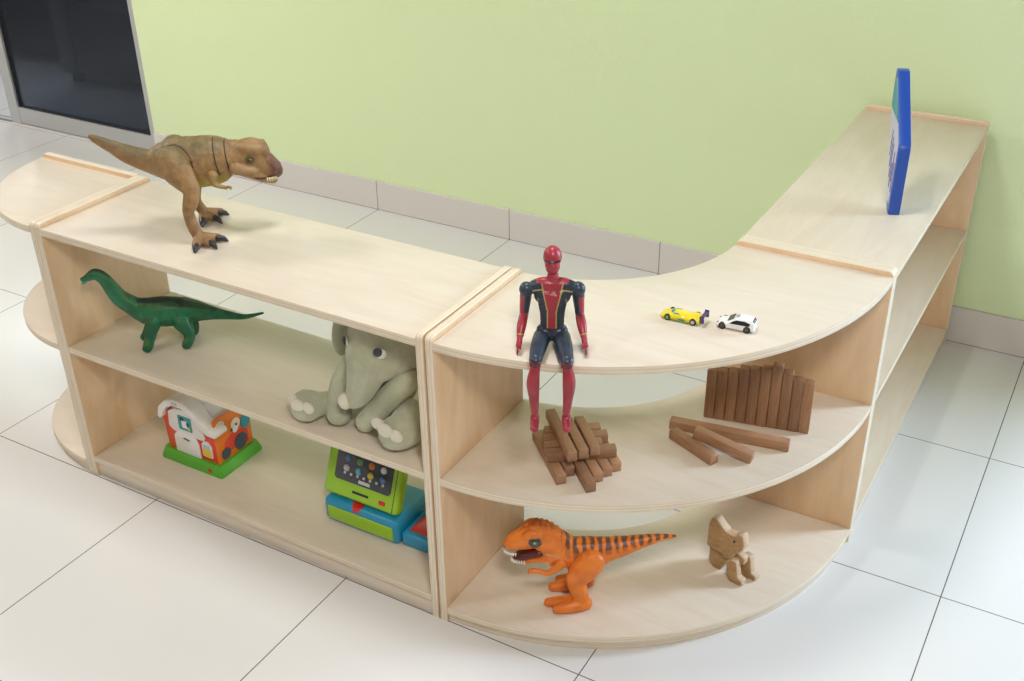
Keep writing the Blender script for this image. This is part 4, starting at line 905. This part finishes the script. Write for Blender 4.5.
# ---------------------------------------------------------------- light
def area(name, loc, target, size, energy, col, size_y=None):
    l = bpy.data.lights.new(name, 'AREA'); l.energy = energy; l.color = col; l.size = size
    if size_y: l.shape = 'RECTANGLE'; l.size_y = size_y
    o = bpy.data.objects.new(name, l); C.objects.link(o); o.location = loc
    o.rotation_euler = (Vector(target) - Vector(loc)).to_track_quat('-Z', 'Y').to_euler()
    return o
area('ceiling_lamp', (-1.0, -1.5, 2.7), (-1.0, -1.5, 0), .45, 24, (.96, .98, 1))
area('ceiling_lamp', (-4.0, -1.7, 2.7), (-4.0, -1.7, 0), .5, 62, (1, .96, .90))
area('ceiling_lamp', (.5, -3.3, 2.7), (.5, -3.3, 0), .5, 50, (1, .96, .91))
area('ceiling_lamp', (-2.6, -3.5, 2.7), (-2.6, -3.5, 0), .5, 18, (1, .94, .86))
area('doorway_daylight', (1.8, .5, 1.45), (-.5, -1.3, .4), .7, 118, (.62, .78, 1), 1.3)
area('patio_daylight', (-5.6, .9, 1.9), (-5.6, .6, 0), 1.2, 22, (.85, .93, 1), 1.2)
# the rest of the room: lit walls round the horizon, dim ceiling and floor, warm
w = bpy.data.worlds.new('World'); bpy.context.scene.world = w; w.use_nodes = True; nt = w.node_tree
bg = nt.nodes['Background']; tc = nt.nodes.new('ShaderNodeTexCoord'); sp = nt.nodes.new('ShaderNodeSeparateXYZ'); nt.links.new(tc.outputs['Generated'], sp.inputs[0])
cr = nt.nodes.new('ShaderNodeValToRGB'); cr.color_ramp.elements[0].position = 0.; cr.color_ramp.elements[0].color = (.5, .43, .36, 1)
cr.color_ramp.elements[1].position = 1.; cr.color_ramp.elements[1].color = (.08, .08, .08, 1)
for ps, v in ((.49, .5), (.51, 1.), (.68, 1.), (.76, .12)): e = cr.color_ramp.elements.new(ps); e.color = (v, v * .88, v * .75, 1)
mz = nt.nodes.new('ShaderNodeMapRange'); mz.inputs['From Min'].default_value = -1; nt.links.new(sp.outputs['Z'], mz.inputs['Value']); nt.links.new(mz.outputs['Result'], cr.inputs[0])
nt.links.new(cr.outputs['Color'], bg.inputs[0]); bg.inputs[1].default_value = .40

# ---------------------------------------------------------------- camera
cd = bpy.data.cameras.new('camera'); cam = bpy.data.objects.new('camera', cd); C.objects.link(cam)
px, yaw, pitch, roll, f = (.1377, -3.299, 1.7564), -.53, -.5196, -.0146, 1126.5045
fw = Vector((sin(yaw) * cos(pitch), cos(yaw) * cos(pitch), sin(pitch))); rt = Vector((cos(yaw), -sin(yaw), 0)); up = rt.cross(fw)
r2 = rt * cos(roll) + up * sin(roll); u2 = -rt * sin(roll) + up * cos(roll)
Mx = Matrix((r2, u2, -fw)).transposed().to_4x4(); Mx.translation = px
cam.matrix_world = Mx; cd.sensor_width = 36; cd.lens = f / 1024 * 36; cd.clip_start = .02
S = bpy.context.scene; S.camera = cam
S.view_settings.view_transform = 'Standard'; S.view_settings.look = 'None'; S.view_settings.gamma = 1
S.view_settings.use_curve_mapping = False; S.view_settings.exposure = 0.06
